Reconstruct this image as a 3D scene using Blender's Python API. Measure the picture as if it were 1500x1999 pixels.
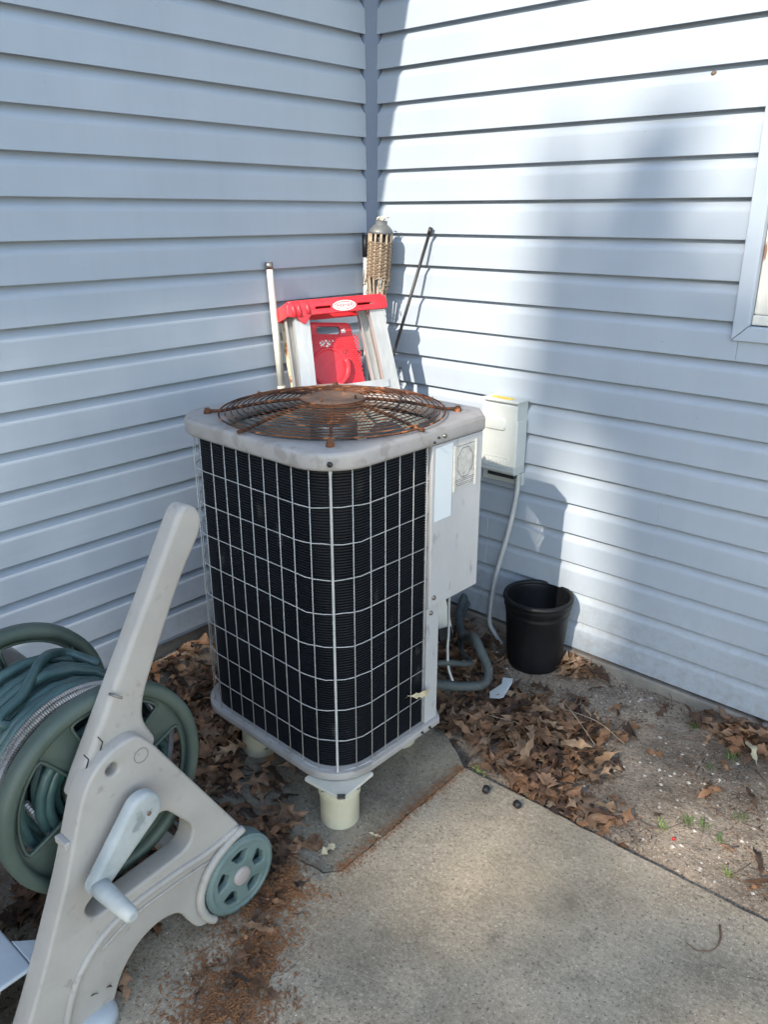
import bpy, bmesh, math, random
from mathutils import Vector, Matrix, noise
R = math.radians
rnd = random.Random(7)
for o in list(bpy.data.objects):
    bpy.data.objects.remove(o, do_unlink=True)
S = bpy.context.scene
COL = S.collection

# ------------------------------------------------------------------ camera
cam_d = bpy.data.cameras.new('camera'); cam = bpy.data.objects.new('camera', cam_d); COL.objects.link(cam)
F, HOR, AZ = 1555.0, 417.0, R(40.3)
pitch = math.atan((999.5-HOR)/F)
cam.location = (2.2769, -2.5344, 1.60)
cam.rotation_euler = (math.pi/2-pitch, 0, AZ)
cam_d.sensor_fit = 'VERTICAL'; cam_d.sensor_height = 24.0; cam_d.lens = 24.0*F/1999.0
cam_d.clip_start = .02; cam_d.clip_end = 500
S.camera = cam
S.render.resolution_x, S.render.resolution_y = 769, 1024

# ------------------------------------------------------------------ light
SUN = Vector((.10, -1.0, .66)).normalized()          # towards the sun
w = bpy.data.worlds.new('World'); S.world = w; w.use_nodes = True
nt = w.node_tree; bg = nt.nodes['Background']
sky = nt.nodes.new('ShaderNodeTexSky'); sky.sky_type = 'NISHITA'; sky.sun_disc = False
sky.sun_elevation = math.asin(SUN.z); sky.sun_rotation = math.atan2(SUN.x, SUN.y)
sky.air_density = 1.0; sky.dust_density = .2; sky.ozone_density = .4
nt.links.new(sky.outputs[0], bg.inputs[0]); bg.inputs[1].default_value = .15
sd = bpy.data.lights.new('sun', 'SUN'); sd.energy = 2.0; sd.angle = R(.7); sd.color = (1, .96, .90)
so = bpy.data.objects.new('sun', sd); COL.objects.link(so); so.location = SUN*30
so.rotation_euler = SUN.to_track_quat('Z', 'Y').to_euler()
vs = S.view_settings; vs.view_transform = 'Standard'; vs.look = 'None'; vs.gamma = 1; vs.use_curve_mapping = False
vs.exposure = 1.95
if hasattr(vs, 'use_white_balance'):      # the camera balanced for open shade
    vs.use_white_balance = True; vs.white_balance_temperature = 7700; vs.white_balance_tint = 10

# ------------------------------------------------------------------ helpers
def tag(o, label=None, cat=None, group=None, kind=None):
    if label: o['label'] = label
    if cat: o['category'] = cat
    if group: o['group'] = group
    if kind: o['kind'] = kind
    return o
def thing(name, label, cat, loc=(0,0,0), rz=0, group=None):
    o = bpy.data.objects.new(name, None); COL.objects.link(o); o.empty_display_size = .05
    o.location = loc; o.rotation_euler = (0, 0, rz)
    return tag(o, label, cat, group)
def link(name, me, m, parent=None, world=False):
    o = bpy.data.objects.new(name, me); COL.objects.link(o)
    if m is not None and len(me.materials) == 0: me.materials.append(m)
    if parent is not None:
        o.parent = parent
        if world:
            p = parent; off = Vector((0,0,0))
            while p is not None: off += p.location; p = p.parent
            o.location = -off
    return o
class MB:
    def __init__(s): s.v = []; s.f = []; s.sm = []
    def add(s, vs, fs, smooth=False):
        n = len(s.v); s.v += [tuple(v) for v in vs]
        for f in fs: s.f.append([i+n for i in f]); s.sm.append(smooth)
        return s
    def box(s, lo, hi, M=None):
        x0,y0,z0 = lo; x1,y1,z1 = hi
        vs = [Vector(p) for p in ((x0,y0,z0),(x1,y0,z0),(x1,y1,z0),(x0,y1,z0),(x0,y0,z1),(x1,y0,z1),(x1,y1,z1),(x0,y1,z1))]
        if M: vs = [M@v for v in vs]
        return s.add(vs, [(3,2,1,0),(4,5,6,7),(0,1,5,4),(1,2,6,5),(2,3,7,6),(3,0,4,7)])
    def tube(s, pts, r, n=8, caps=True, closed=False, smooth=True):
        pts = [Vector(p) for p in pts]; N = len(pts)
        rr = r if isinstance(r, (list, tuple)) else [r]*N
        rings = []; up = None
        for i, p in enumerate(pts):
            if closed: t = pts[(i+1)%N]-pts[i-1]
            else: t = pts[min(i+1,N-1)]-pts[max(i-1,0)]
            t.normalize()
            if up is None:
                up = Vector((0,0,1)) if abs(t.z) < .9 else Vector((1,0,0))
            a = t.cross(up)
            if a.length < 1e-6: a = t.cross(Vector((0,1,0)))
            a.normalize(); b = a.cross(t).normalized(); up = b
            rings.append([p+(a*math.cos(q)+b*math.sin(q))*rr[i] for q in [2*math.pi*(k+.5)/n for k in range(n)]])
        vs = [v for ring in rings for v in ring]; fs = []
        for i in range(N if closed else N-1):
            j = (i+1) % N
            for k in range(n):
                fs.append((i*n+k, i*n+(k+1)%n, j*n+(k+1)%n, j*n+k))
        n0 = len(s.f); s.add(vs, fs, smooth)
        if caps and not closed:
            m = len(s.v)-N*n
            s.f.append([m+k for k in range(n)][::-1]); s.sm.append(False)
            s.f.append([m+(N-1)*n+k for k in range(n)]); s.sm.append(False)
        return s
    def lathe(s, prof, n=32, M=None, smooth=True, closed=False):
        vs = []
        for r, z in prof:
            for k in range(n):
                a = 2*math.pi*k/n; v = Vector((r*math.cos(a), r*math.sin(a), z)); vs.append(M@v if M else v)
        fs = []; P = len(prof)
        for i in range(P if closed else P-1):
            j = (i+1) % P
            for k in range(n): fs.append((i*n+k, i*n+(k+1)%n, j*n+(k+1)%n, j*n+k))
        return s.add(vs, fs, smooth)
    def mesh(s, name):
        me = bpy.data.meshes.new(name); me.from_pydata(s.v, [], s.f); me.update()
        me.polygons.foreach_set('use_smooth', s.sm)
        bm = bmesh.new(); bm.from_mesh(me); bmesh.ops.recalc_face_normals(bm, faces=bm.faces); bm.to_mesh(me); bm.free()
        return me
    def build(s, name, m, parent=None, world=False, bevel=0):
        o = link(name, s.mesh(name), m, parent, world)
        if bevel: bev(o, bevel)
        return o
def bev(o, wd, seg=2):
    b = o.modifiers.new('bevel', 'BEVEL'); b.width = wd; b.segments = seg; b.limit_method = 'ANGLE'; b.angle_limit = R(40); b.harden_normals = False
    return o
def rpoly(pts, rad, n=5):
    """round the corners of a polygon; rad number or list"""
    out = []; N = len(pts)
    for i in range(N):
        p = Vector(pts[i][:2]); a = Vector(pts[i-1][:2]); b = Vector(pts[(i+1)%N][:2])
        r = rad[i] if isinstance(rad, (list,tuple)) else rad
        da = a-p; db = b-p
        d = min(r, da.length*.48, db.length*.48)
        if d < 1e-5: out.append((p.x,p.y)); continue
        s0 = p+da.normalized()*d; s1 = p+db.normalized()*d
        for k in range(n+1):
            t = k/n; q = s0*(1-t)**2+p*2*t*(1-t)+s1*t*t; out.append((q.x,q.y))
    return out
def circ(r, n=40, c=(0,0), a0=0): return [(c[0]+r*math.cos(a0+2*math.pi*k/n), c[1]+r*math.sin(a0+2*math.pi*k/n)) for k in range(n)]
def plate_mesh(name, polys, thick, bevel=.0, M=None, seg=2):
    """2D polygons (first outer, others holes) in local xy, extruded +-thick/2 in z"""
    cu = bpy.data.curves.new(name, 'CURVE'); cu.dimensions = '2D'; cu.fill_mode = 'BOTH'
    for pl in polys:
        sp = cu.splines.new('POLY'); sp.points.add(len(pl)-1); sp.use_cyclic_u = True
        for q, p in zip(sp.points, pl): q.co = (p[0], p[1], 0, 1)
    cu.extrude = max(thick/2-bevel, 0); cu.bevel_depth = bevel; cu.bevel_resolution = seg; cu.offset = -bevel
    o = bpy.data.objects.new(name, cu); COL.objects.link(o)
    bpy.context.view_layer.update()
    me = bpy.data.meshes.new_from_object(o.evaluated_get(bpy.context.evaluated_depsgraph_get()))
    bpy.data.objects.remove(o); bpy.data.curves.remove(cu)
    bm = bmesh.new(); bm.from_mesh(me); bmesh.ops.remove_doubles(bm, verts=bm.verts, dist=1e-5)
    bmesh.ops.recalc_face_normals(bm, faces=bm.faces); bm.to_mesh(me); bm.free()
    if M: me.transform(M)
    me.name = name
    for p in me.polygons: p.use_smooth = False
    me.materials.clear()
    return me
def smooth(o, ang=35):
    me = o.data
    for p in me.polygons: p.use_smooth = True
    try: me.set_sharp_from_angle(angle=R(ang))
    except Exception: pass
    return o
# plate frames: local (a,b,normal) -> world.  YZ plate: a=y, b=z, normal=x ; XZ plate: a=x, b=z, normal=-y
def MYZ(x): return Matrix(((0,0,1,x),(1,0,0,0),(0,1,0,0),(0,0,0,1)))
def MXZ(y): return Matrix(((1,0,0,0),(0,0,-1,y),(0,1,0,0),(0,0,0,1)))

# ------------------------------------------------------------------ materials
def mat(name, c1, c2=None, scale=8, rough=.6, bump=0, bscale=None, metal=0, spec=.5, det=6, c3=None, s3=200, t3=.62, stretch=None, lo=.35, hi=.65, coords='Object', rvar=.0):
    m = bpy.data.materials.new(name); m.use_nodes = True
    t = m.node_tree; N = t.nodes; b = N['Principled BSDF']
    b.inputs['Roughness'].default_value = rough; b.inputs['Metallic'].default_value = metal
    b.inputs['Specular IOR Level'].default_value = spec
    tc = N.new('ShaderNodeTexCoord'); src = tc.outputs[coords]
    if stretch:
        mp = N.new('ShaderNodeMapping'); mp.inputs['Scale'].default_value = stretch; t.links.new(src, mp.inputs[0]); src = mp.outputs[0]
    if c2 is None: c2 = tuple(min(1, c*1.18) for c in c1)
    nz = N.new('ShaderNodeTexNoise'); nz.inputs['Scale'].default_value = scale; nz.inputs['Detail'].default_value = det; nz.inputs['Roughness'].default_value = .62
    t.links.new(src, nz.inputs['Vector'])
    rp = N.new('ShaderNodeValToRGB'); rp.color_ramp.elements[0].position = lo; rp.color_ramp.elements[1].position = hi
    rp.color_ramp.elements[0].color = (*c1,1); rp.color_ramp.elements[1].color = (*c2,1)
    t.links.new(nz.outputs[0], rp.inputs[0]); out = rp.outputs[0]
    if c3:
        n3 = N.new('ShaderNodeTexNoise'); n3.inputs['Scale'].default_value = s3; n3.inputs['Detail'].default_value = 4
        t.links.new(src, n3.inputs['Vector'])
        r3 = N.new('ShaderNodeValToRGB'); r3.color_ramp.elements[0].position = t3; r3.color_ramp.elements[1].position = t3+.08
        t.links.new(n3.outputs[0], r3.inputs[0])
        mx = N.new('ShaderNodeMix'); mx.data_type = 'RGBA'; t.links.new(r3.outputs[0], mx.inputs[0]); t.links.new(out, mx.inputs[6]); mx.inputs[7].default_value = (*c3,1)
        out = mx.outputs[2]
    t.links.new(out, b.inputs['Base Color'])
    if rvar:
        mr = N.new('ShaderNodeMapRange'); mr.inputs[3].default_value = rough-rvar; mr.inputs[4].default_value = rough+rvar
        t.links.new(nz.outputs[0], mr.inputs[0]); t.links.new(mr.outputs[0], b.inputs['Roughness'])
    if bump:
        nb = N.new('ShaderNodeTexNoise'); nb.inputs['Scale'].default_value = bscale or scale*4; nb.inputs['Detail'].default_value = 5
        t.links.new(src, nb.inputs['Vector'])
        bp = N.new('ShaderNodeBump'); bp.inputs['Strength'].default_value = bump; bp.inputs['Distance'].default_value = .004
        t.links.new(nb.outputs[0], bp.inputs['Height']); t.links.new(bp.outputs[0], b.inputs['Normal'])
    return m
VIN = (.40,.455,.52)
def siding_mat():
    m = bpy.data.materials.new('vinyl_siding'); m.use_nodes = True; t = m.node_tree; N = t.nodes; b = N['Principled BSDF']
    tc = N.new('ShaderNodeTexCoord')
    n1 = N.new('ShaderNodeTexNoise'); n1.inputs['Scale'].default_value = 2.2; n1.inputs['Detail'].default_value = 5; t.links.new(tc.outputs['Object'], n1.inputs['Vector'])
    rp = N.new('ShaderNodeValToRGB'); rp.color_ramp.elements[0].color = (.295,.350,.420,1); rp.color_ramp.elements[1].color = (.33,.387,.458,1)
    rp.color_ramp.elements[0].position = .3; rp.color_ramp.elements[1].position = .7
    t.links.new(n1.outputs[0], rp.inputs[0])
    n2 = N.new('ShaderNodeTexNoise'); n2.inputs['Scale'].default_value = 90; n2.inputs['Detail'].default_value = 2; t.links.new(tc.outputs['Object'], n2.inputs['Vector'])
    r2 = N.new('ShaderNodeValToRGB'); r2.color_ramp.elements[0].position = .77; r2.color_ramp.elements[1].position = .82
    t.links.new(n2.outputs[0], r2.inputs[0])
    mx = N.new('ShaderNodeMix'); mx.data_type = 'RGBA'; t.links.new(r2.outputs[0], mx.inputs[0]); t.links.new(rp.outputs[0], mx.inputs[6]); mx.inputs[7].default_value = (.2,.2,.2,1)
    # soil splash low on the boards and faint rain streaks
    sx = N.new('ShaderNodeSeparateXYZ'); t.links.new(tc.outputs['Object'], sx.inputs[0])
    lowm = N.new('ShaderNodeMapRange'); lowm.inputs[1].default_value = .42; lowm.inputs[2].default_value = .04; lowm.inputs[3].default_value = 0; lowm.inputs[4].default_value = 1; t.links.new(sx.outputs['Z'], lowm.inputs[0])
    n5 = N.new('ShaderNodeTexNoise'); n5.inputs['Scale'].default_value = 30; n5.inputs['Detail'].default_value = 7; n5.inputs['Roughness'].default_value = .75; t.links.new(tc.outputs['Object'], n5.inputs['Vector'])
    r5_ = N.new('ShaderNodeValToRGB'); r5_.color_ramp.elements[0].position = .42; r5_.color_ramp.elements[1].position = .70; t.links.new(n5.outputs[0], r5_.inputs[0])
    m5 = N.new('ShaderNodeMath'); m5.operation = 'MULTIPLY'; t.links.new(lowm.outputs[0], m5.inputs[0]); t.links.new(r5_.outputs[0], m5.inputs[1])
    m6 = N.new('ShaderNodeMath'); m6.operation = 'MULTIPLY'; m6.inputs[1].default_value = .55; t.links.new(m5.outputs[0], m6.inputs[0])
    mx5 = N.new('ShaderNodeMix'); mx5.data_type = 'RGBA'; t.links.new(m6.outputs[0], mx5.inputs[0]); t.links.new(mx.outputs[2], mx5.inputs[6]); mx5.inputs[7].default_value = (.20,.17,.14,1)
    mp7 = N.new('ShaderNodeMapping'); mp7.inputs['Scale'].default_value = (26,26,1.1); t.links.new(tc.outputs['Object'], mp7.inputs[0])
    n7 = N.new('ShaderNodeTexNoise'); n7.inputs['Scale'].default_value = 1; n7.inputs['Detail'].default_value = 5; t.links.new(mp7.outputs[0], n7.inputs['Vector'])
    r7 = N.new('ShaderNodeValToRGB'); r7.color_ramp.elements[0].position = .50; r7.color_ramp.elements[1].position = .78; t.links.new(n7.outputs[0], r7.inputs[0])
    m7 = N.new('ShaderNodeMath'); m7.operation = 'MULTIPLY'; m7.inputs[1].default_value = .12; t.links.new(r7.outputs[0], m7.inputs[0])
    mx7 = N.new('ShaderNodeMix'); mx7.data_type = 'RGBA'; t.links.new(m7.outputs[0], mx7.inputs[0]); t.links.new(mx5.outputs[2], mx7.inputs[6]); mx7.inputs[7].default_value = (.24,.25,.27,1)
    t.links.new(mx7.outputs[2], b.inputs['Base Color'])
    b.inputs['Roughness'].default_value = .46; b.inputs['Specular IOR Level'].default_value = .45
    mp = N.new('ShaderNodeMapping'); mp.inputs['Scale'].default_value = (6,6,420); t.links.new(tc.outputs['Object'], mp.inputs[0])
    n3 = N.new('ShaderNodeTexNoise'); n3.inputs['Scale'].default_value = 1; n3.inputs['Detail'].default_value = 3; t.links.new(mp.outputs[0], n3.inputs['Vector'])
    n4 = N.new('ShaderNodeTexNoise'); n4.inputs['Scale'].default_value = 3.5; n4.inputs['Detail'].default_value = 1; t.links.new(tc.outputs['Object'], n4.inputs['Vector'])
    b1 = N.new('ShaderNodeBump'); b1.inputs['Strength'].default_value = .18; b1.inputs['Distance'].default_value = .0012; t.links.new(n3.outputs[0], b1.inputs['Height'])
    b2 = N.new('ShaderNodeBump'); b2.inputs['Strength'].default_value = .5; b2.inputs['Distance'].default_value = .02; t.links.new(n4.outputs[0], b2.inputs['Height']); t.links.new(b1.outputs[0], b2.inputs['Normal'])
    t.links.new(b2.outputs[0], b.inputs['Normal'])
    return m
M_ = {}
M_['siding'] = siding_mat()
M_['post'] = mat('vinyl_post', (.085,.122,.19), (.105,.145,.215), 4, .5)  # post colour darkened to carry the shade of the corner
M_['trim'] = mat('vinyl_trim', (.33,.40,.48), (.37,.43,.51), 5, .45)
M_['found'] = mat('foundation', (.17,.155,.14), (.27,.25,.22), 9, .95, .6, 60)
M_['sheath'] = mat('sheathing', (.12,.11,.10), None, 5, .9)
M_['oldwood'] = mat('weathered_painted_wood', (.55,.54,.50), (.68,.67,.63), 6, .75, .5, 40, c3=(.25,.14,.10), s3=9, t3=.56, stretch=(4,4,1))
M_['glass'] = mat('window_glass', (.03,.035,.04), None, 3, .05, spec=.8)
M_['soffit'] = mat('soffit_paint', (.6,.62,.64), None, 3, .6)
M_['shingle'] = mat('roof_shingle', (.06,.06,.06), (.12,.11,.10), 40, .95, .5, 90)
M_['acpaint'] = mat('gray_cabinet_paint', (.30,.285,.28), (.37,.355,.35), 5, .5, .15, 60, c3=(.27,.252,.24), s3=17, t3=.56, rvar=.08)
M_['acpanel'] = mat('gray_panel_paint', (.40,.405,.42), (.45,.455,.465), 4, .42, .08, 50, c3=(.27,.27,.28), s3=12, t3=.62, stretch=(1,2.4,1), rvar=.06)
M_['coil'] = mat('coil_black', (.003,.005,.008), (.007,.009,.013), 12, .5, spec=.3, c3=(.055,.055,.052), s3=16, t3=.66, stretch=(1,1,.5))
M_['coilin'] = mat('coil_inner', (.30,.34,.33), (.42,.45,.44), 12, .5, metal=.3)
M_['wire'] = mat('vinyl_coated_wire', (.36,.37,.38), (.48,.485,.48), 12, .45, c3=(.20,.13,.09), s3=35, t3=.68)
M_['rust'] = mat('rusted_steel', (.030,.014,.010), (.20,.07,.028), 9, .9, .9, 160, c3=(.44,.155,.055), s3=28, t3=.57, lo=.40, hi=.66)
M_['rusthub'] = mat('rusted_sheet', (.10,.06,.045), (.21,.125,.085), 9, .85, .4, 80, c3=(.30,.13,.05), s3=30, t3=.62)
M_['dark'] = mat('dark_metal', (.025,.025,.028), None, 20, .5, metal=.4)
M_['blade'] = mat('fan_blade', (.16,.17,.17), (.24,.25,.25), 8, .45, metal=.6)
M_['screw'] = mat('zinc_screw', (.16,.15,.14), (.30,.28,.26), 60, .4, metal=.8)
M_['sticker'] = mat('white_sticker', (.60,.66,.70), (.62,.68,.72), 3, .45)
M_['nameplate'] = mat('aged_nameplate', (.42,.41,.39), (.56,.55,.52), 40, .5, .3, 150, c3=(.28,.27,.26), s3=120, t3=.6)
M_['ink'] = mat('faded_ink', (.16,.16,.17), None, 40, .7)
M_['pvc'] = mat('cream_pvc', (.50,.48,.36), (.60,.57,.45), 8, .4, .1, 60, c3=(.12,.11,.08), s3=55, t3=.70)
M_['plate'] = mat('white_pvc_plate', (.52,.50,.43), (.62,.60,.53), 10, .5, c3=(.15,.12,.09), s3=20, t3=.68)
M_['conc'] = None
M_['taupe'] = mat('taupe_plastic', (.335,.315,.295), (.395,.375,.352), 5, .5, .12, 90, c3=(.29,.27,.25), s3=30, t3=.64, rvar=.10)
M_['bluegray'] = mat('pale_gray_plastic', (.33,.37,.41), (.43,.47,.50), 7, .55, .15, 70)
M_['crank'] = mat('chalky_blue_gray_plastic', (.29,.325,.33), (.41,.44,.44), 14, .7, .2, 80, c3=(.23,.26,.26), s3=22, t3=.58)
M_['green'] = mat('dark_green_plastic', (.045,.070,.058), (.072,.10,.085), 7, .5, .1, 60, rvar=.08)
M_['wheelg'] = mat('gray_green_plastic', (.105,.165,.16), (.15,.21,.205), 9, .55, .12, 80)
M_['hubcap'] = mat('hub_cap', (.33,.29,.28), (.38,.34,.33), 20, .45)
M_['hose'] = mat('green_hose', (.024,.058,.062), (.055,.115,.112), 6, .34, .12, 60, c3=(.04,.20,.16), s3=9, t3=.64)
M_['steel'] = mat('stainless_hose', (.30,.285,.27), (.42,.405,.39), 30, .42, metal=.7)
M_['alu'] = mat('aluminium', (.46,.46,.455), (.58,.58,.57), 30, .40, metal=.55, rvar=.08, stretch=(1,1,.12))
M_['red'] = mat('red_plastic', (.56,.022,.035), (.64,.035,.05), 7, .36, .08, 60)
M_['logow'] = mat('logo_white', (.72,.60,.60), None, 10, .5)
M_['logor'] = mat('logo_red', (.45,.05,.07), None, 10, .5)
M_['paintchip'] = mat('dried_white_paint', (.62,.60,.58), (.72,.71,.69), 60, .8, .4, 200)
M_['wpole'] = mat('white_painted_metal', (.56,.55,.50), (.68,.67,.63), 15, .4, c3=(.2,.17,.13), s3=40, t3=.72)
M_['rpole'] = mat('rusting_cream_metal', (.50,.42,.27), (.62,.56,.42), 10, .6, .3, 80, c3=(.26,.11,.04), s3=34, t3=.55)
M_['brod'] = mat('black_rod', (.012,.012,.014), None, 20, .45)
M_['bamboo'] = mat('weathered_bamboo', (.22,.175,.13), (.40,.33,.26), 30, .85, .4, 90)
M_['weave'] = mat('woven_cane', (.14,.10,.07), (.27,.205,.15), 70, .9, .7, 260, stretch=(1,1,3))
M_['tcap'] = mat('torch_cap_gray', (.10,.11,.12), (.15,.16,.165), 15, .5, metal=.3)
M_['wick'] = mat('wick', (.6,.57,.5), (.72,.7,.63), 80, .95)
M_['boxpaint'] = mat('pale_gray_enclosure', (.41,.45,.455), (.48,.52,.525), 6, .42, .08, 50)
M_['yellow'] = mat('yellow_label', (.70,.47,.03), (.78,.55,.06), 30, .5, c3=(.3,.22,.03), s3=90, t3=.6)
M_['conduit'] = mat('gray_cable', (.42,.44,.46), (.50,.52,.53), 14, .45)
M_['pot'] = mat('black_nursery_plastic', (.003,.004,.006), (.007,.008,.010), 9, .5, .1, 60, spec=.3, c3=(.07,.065,.055), s3=60, t3=.72, rvar=.12)
M_['insul'] = mat('pipe_insulation', (.028,.038,.042), (.075,.095,.098), 14, .7, .4, 60, c3=(.13,.17,.17), s3=40, t3=.66)
M_['scrap'] = mat('white_scrap', (.55,.62,.64), (.63,.68,.69), 6, .5, c3=(.3,.3,.28), s3=30, t3=.7)
M_['cap'] = mat('black_cap', (.012,.013,.016), None, 20, .5)
M_['berry'] = mat('red_berry', (.40,.01,.012), None, 20, .3)
M_['twig'] = mat('twig', (.10,.065,.045), (.16,.10,.07), 40, .9)
M_['grass'] = mat('grass_green', (.05,.10,.02), (.10,.17,.04), 20, .6)
M_['weed'] = mat('weed_green', (.13,.20,.04), (.22,.29,.07), 20, .6)
M_['pebble'] = mat('pebble', (.22,.19,.16), (.52,.48,.43), 3, .8)
M_['bark'] = mat('bark', (.06,.045,.035), (.11,.09,.07), 12, .95, .8, 30)
M_['tleaf'] = mat('tree_leaf', (.035,.06,.018), (.06,.09,.03), 3, .6)
M_['mud'] = mat('mud_nest', (.12,.09,.07), None, 90, .95, .5, 200)
M_['silk'] = mat('cocoon', (.6,.58,.54), None, 90, .9)

def ground_mat(name, stops, s1, specks, dark, bump, bs, stain=None, crack=False):
    m = bpy.data.materials.new(name); m.use_nodes = True; t = m.node_tree; N = t.nodes; b = N['Principled BSDF']
    b.inputs['Roughness'].default_value = .93; b.inputs['Specular IOR Level'].default_value = .25
    tc = N.new('ShaderNodeTexCoord'); src = tc.outputs['Object']
    def nz(sc, det=6, ro=.6):
        n = N.new('ShaderNodeTexNoise'); n.inputs['Scale'].default_value = sc; n.inputs['Detail'].default_value = det; n.inputs['Roughness'].default_value = ro
        t.links.new(src, n.inputs['Vector']); return n.outputs[0]
    def ramp(x, a, bb, ca, cb):
        r = N.new('ShaderNodeValToRGB'); r.color_ramp.elements[0].position = a; r.color_ramp.elements[1].position = bb
        r.color_ramp.elements[0].color = (*ca,1); r.color_ramp.elements[1].color = (*cb,1); t.links.new(x, r.inputs[0]); return r.outputs[0]
    def mix(f, a, bcol, k=1):
        x = N.new('ShaderNodeMix'); x.data_type = 'RGBA'
        if k != 1:
            mm = N.new('ShaderNodeMath'); mm.operation = 'MULTIPLY'; mm.inputs[1].default_value = k; t.links.new(f, mm.inputs[0]); f = mm.outputs[0]
        t.links.new(f, x.inputs[0]); t.links.new(a, x.inputs[6])
        if isinstance(bcol, tuple): x.inputs[7].default_value = (*bcol,1)
        else: t.links.new(bcol, x.inputs[7])
        return x.outputs[2]
    W0, W1 = (0,0,0), (1,1,1)
    col = ramp(nz(s1, 8, .65), .33, .68, stops[0], stops[1])
    fine = nz(95, 4, .75)
    col = mix(ramp(fine, .45, .62, W0, W1), col, specks[0], .55)
    col = mix(ramp(nz(150, 2), .63, .69, W0, W1), col, specks[1], .8)
    col = mix(ramp(nz(120, 3), .58, .66, W0, W1), col, dark, .8)
    col = mix(ramp(nz(1.7, 7, .7), .50, .66, W0, W1), col, dark, .45)
    col = mix(ramp(nz(9, 8, .8), .50, .64, W0, W1), col, dark, .35)
    if stain:
        col = mix(ramp(nz(6.5, 6, .7), .60, .68, W0, W1), col, stain, .5)
    if crack:
        dn = N.new('ShaderNodeTexNoise'); dn.inputs['Scale'].default_value = 7; dn.inputs['Detail'].default_value = 6; t.links.new(src, dn.inputs['Vector'])
        va = N.new('ShaderNodeVectorMath'); va.operation = 'MULTIPLY_ADD'; va.inputs[1].default_value = (.16,.16,0); t.links.new(dn.outputs['Color'], va.inputs[0]); t.links.new(src, va.inputs[2])
        vo = N.new('ShaderNodeTexVoronoi'); vo.feature = 'DISTANCE_TO_EDGE'; vo.inputs['Scale'].default_value = 1.15; t.links.new(va.outputs[0], vo.inputs['Vector'])
        cm = N.new('ShaderNodeMath'); cm.operation = 'MULTIPLY'; t.links.new(ramp(vo.outputs[0], .0012, .0035, W1, W0), cm.inputs[0]); t.links.new(ramp(nz(2.3, 3), .47, .56, W0, W1), cm.inputs[1])
        col = mix(cm.outputs[0], col, dark, .8)
        col = mix(ramp(nz(22, 5, .7), .64, .70, W0, W1), col, (.05,.045,.038), .55)
        col = mix(ramp(nz(.9, 4, .6), .45, .62, W0, W1), col, (.30,.265,.205), .35)
    t.links.new(col, b.inputs['Base Color'])
    b1 = N.new('ShaderNodeBump'); b1.inputs['Strength'].default_value = bump; b1.inputs['Distance'].default_value = .004 if crack or bump < 1 else .012; t.links.new(nz(bs, 6, .7), b1.inputs['Height'])
    b2 = N.new('ShaderNodeBump'); b2.inputs['Strength'].default_value = bump*.7; b2.inputs['Distance'].default_value = .0015; t.links.new(fine, b2.inputs['Height']); t.links.new(b1.outputs[0], b2.inputs['Normal'])
    t.links.new(b2.outputs[0], b.inputs['Normal'])
    return m
M_['conc'] = ground_mat('walk_concrete', ((.235,.19,.14),(.385,.322,.245)), 3.2, ((.57,.48,.365),(.74,.65,.53)), (.06,.050,.038), .9, 40, (.12,.105,.085), True)
M_['pad'] = ground_mat('pad_concrete', ((.185,.16,.122),(.275,.238,.18)), 4, ((.31,.275,.225),(.46,.42,.36)), (.07,.06,.048), .6, 40, (.06,.055,.047))
M_['dirt'] = ground_mat('sandy_soil', ((.15,.116,.088),(.40,.32,.245)), 4.2, ((.46,.38,.30),(.66,.60,.52)), (.042,.033,.027), 1.0, 50, (.07,.055,.045))

def leaf_mat(name, mode):
    m = bpy.data.materials.new(name); m.use_nodes = True; t = m.node_tree; N = t.nodes; b = N['Principled BSDF']
    b.inputs['Roughness'].default_value = .62; b.inputs['Specular IOR Level'].default_value = .35
    rp = N.new('ShaderNodeValToRGB'); cr = rp.color_ramp
    cols = [(.034,.020,.015),(.080,.043,.027),(.145,.075,.041),(.225,.112,.057),(.17,.11,.073),(.26,.155,.09),(.35,.235,.15)]
    while len(cr.elements) < len(cols): cr.elements.new(.5)
    for i, (e, c) in enumerate(zip(cr.elements, cols)): e.position = i/(len(cols)-1); e.color = (*c,1)
    if mode == 'obj':
        oi = N.new('ShaderNodeObjectInfo'); t.links.new(oi.outputs['Random'], rp.inputs[0])
    else:
        at = N.new('ShaderNodeAttribute'); at.attribute_name = 'tint'; t.links.new(at.outputs['Fac'], rp.inputs[0])
    tc = N.new('ShaderNodeTexCoord'); nz = N.new('ShaderNodeTexNoise'); nz.inputs['Scale'].default_value = 45; nz.inputs['Detail'].default_value = 5
    t.links.new(tc.outputs['Object'], nz.inputs['Vector'])
    mr = N.new('ShaderNodeMapRange'); mr.inputs[1].default_value = .3; mr.inputs[2].default_value = .7; mr.inputs[3].default_value = .6; mr.inputs[4].default_value = 1.3; t.links.new(nz.outputs[0], mr.inputs[0])
    mx = N.new('ShaderNodeMix'); mx.data_type = 'RGBA'; mx.blend_type = 'MULTIPLY'; mx.inputs[0].default_value = 1
    t.links.new(rp.outputs[0], mx.inputs[6]); t.links.new(mr.outputs[0], mx.inputs[7]); t.links.new(mx.outputs[2], b.inputs['Base Color'])
    bp = N.new('ShaderNodeBump'); bp.inputs['Strength'].default_value = .5; bp.inputs['Distance'].default_value = .003; t.links.new(nz.outputs[0], bp.inputs['Height']); t.links.new(bp.outputs[0], b.inputs['Normal'])
    return m
M_['leafo'] = leaf_mat('dry_oak_leaf', 'obj'); M_['leafs'] = leaf_mat('dry_leaf_litter', 'attr')
M_['debris'] = mat('seed_debris', (.11,.042,.018), (.33,.155,.068), 240, .85, lo=.3, hi=.7)
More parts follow.
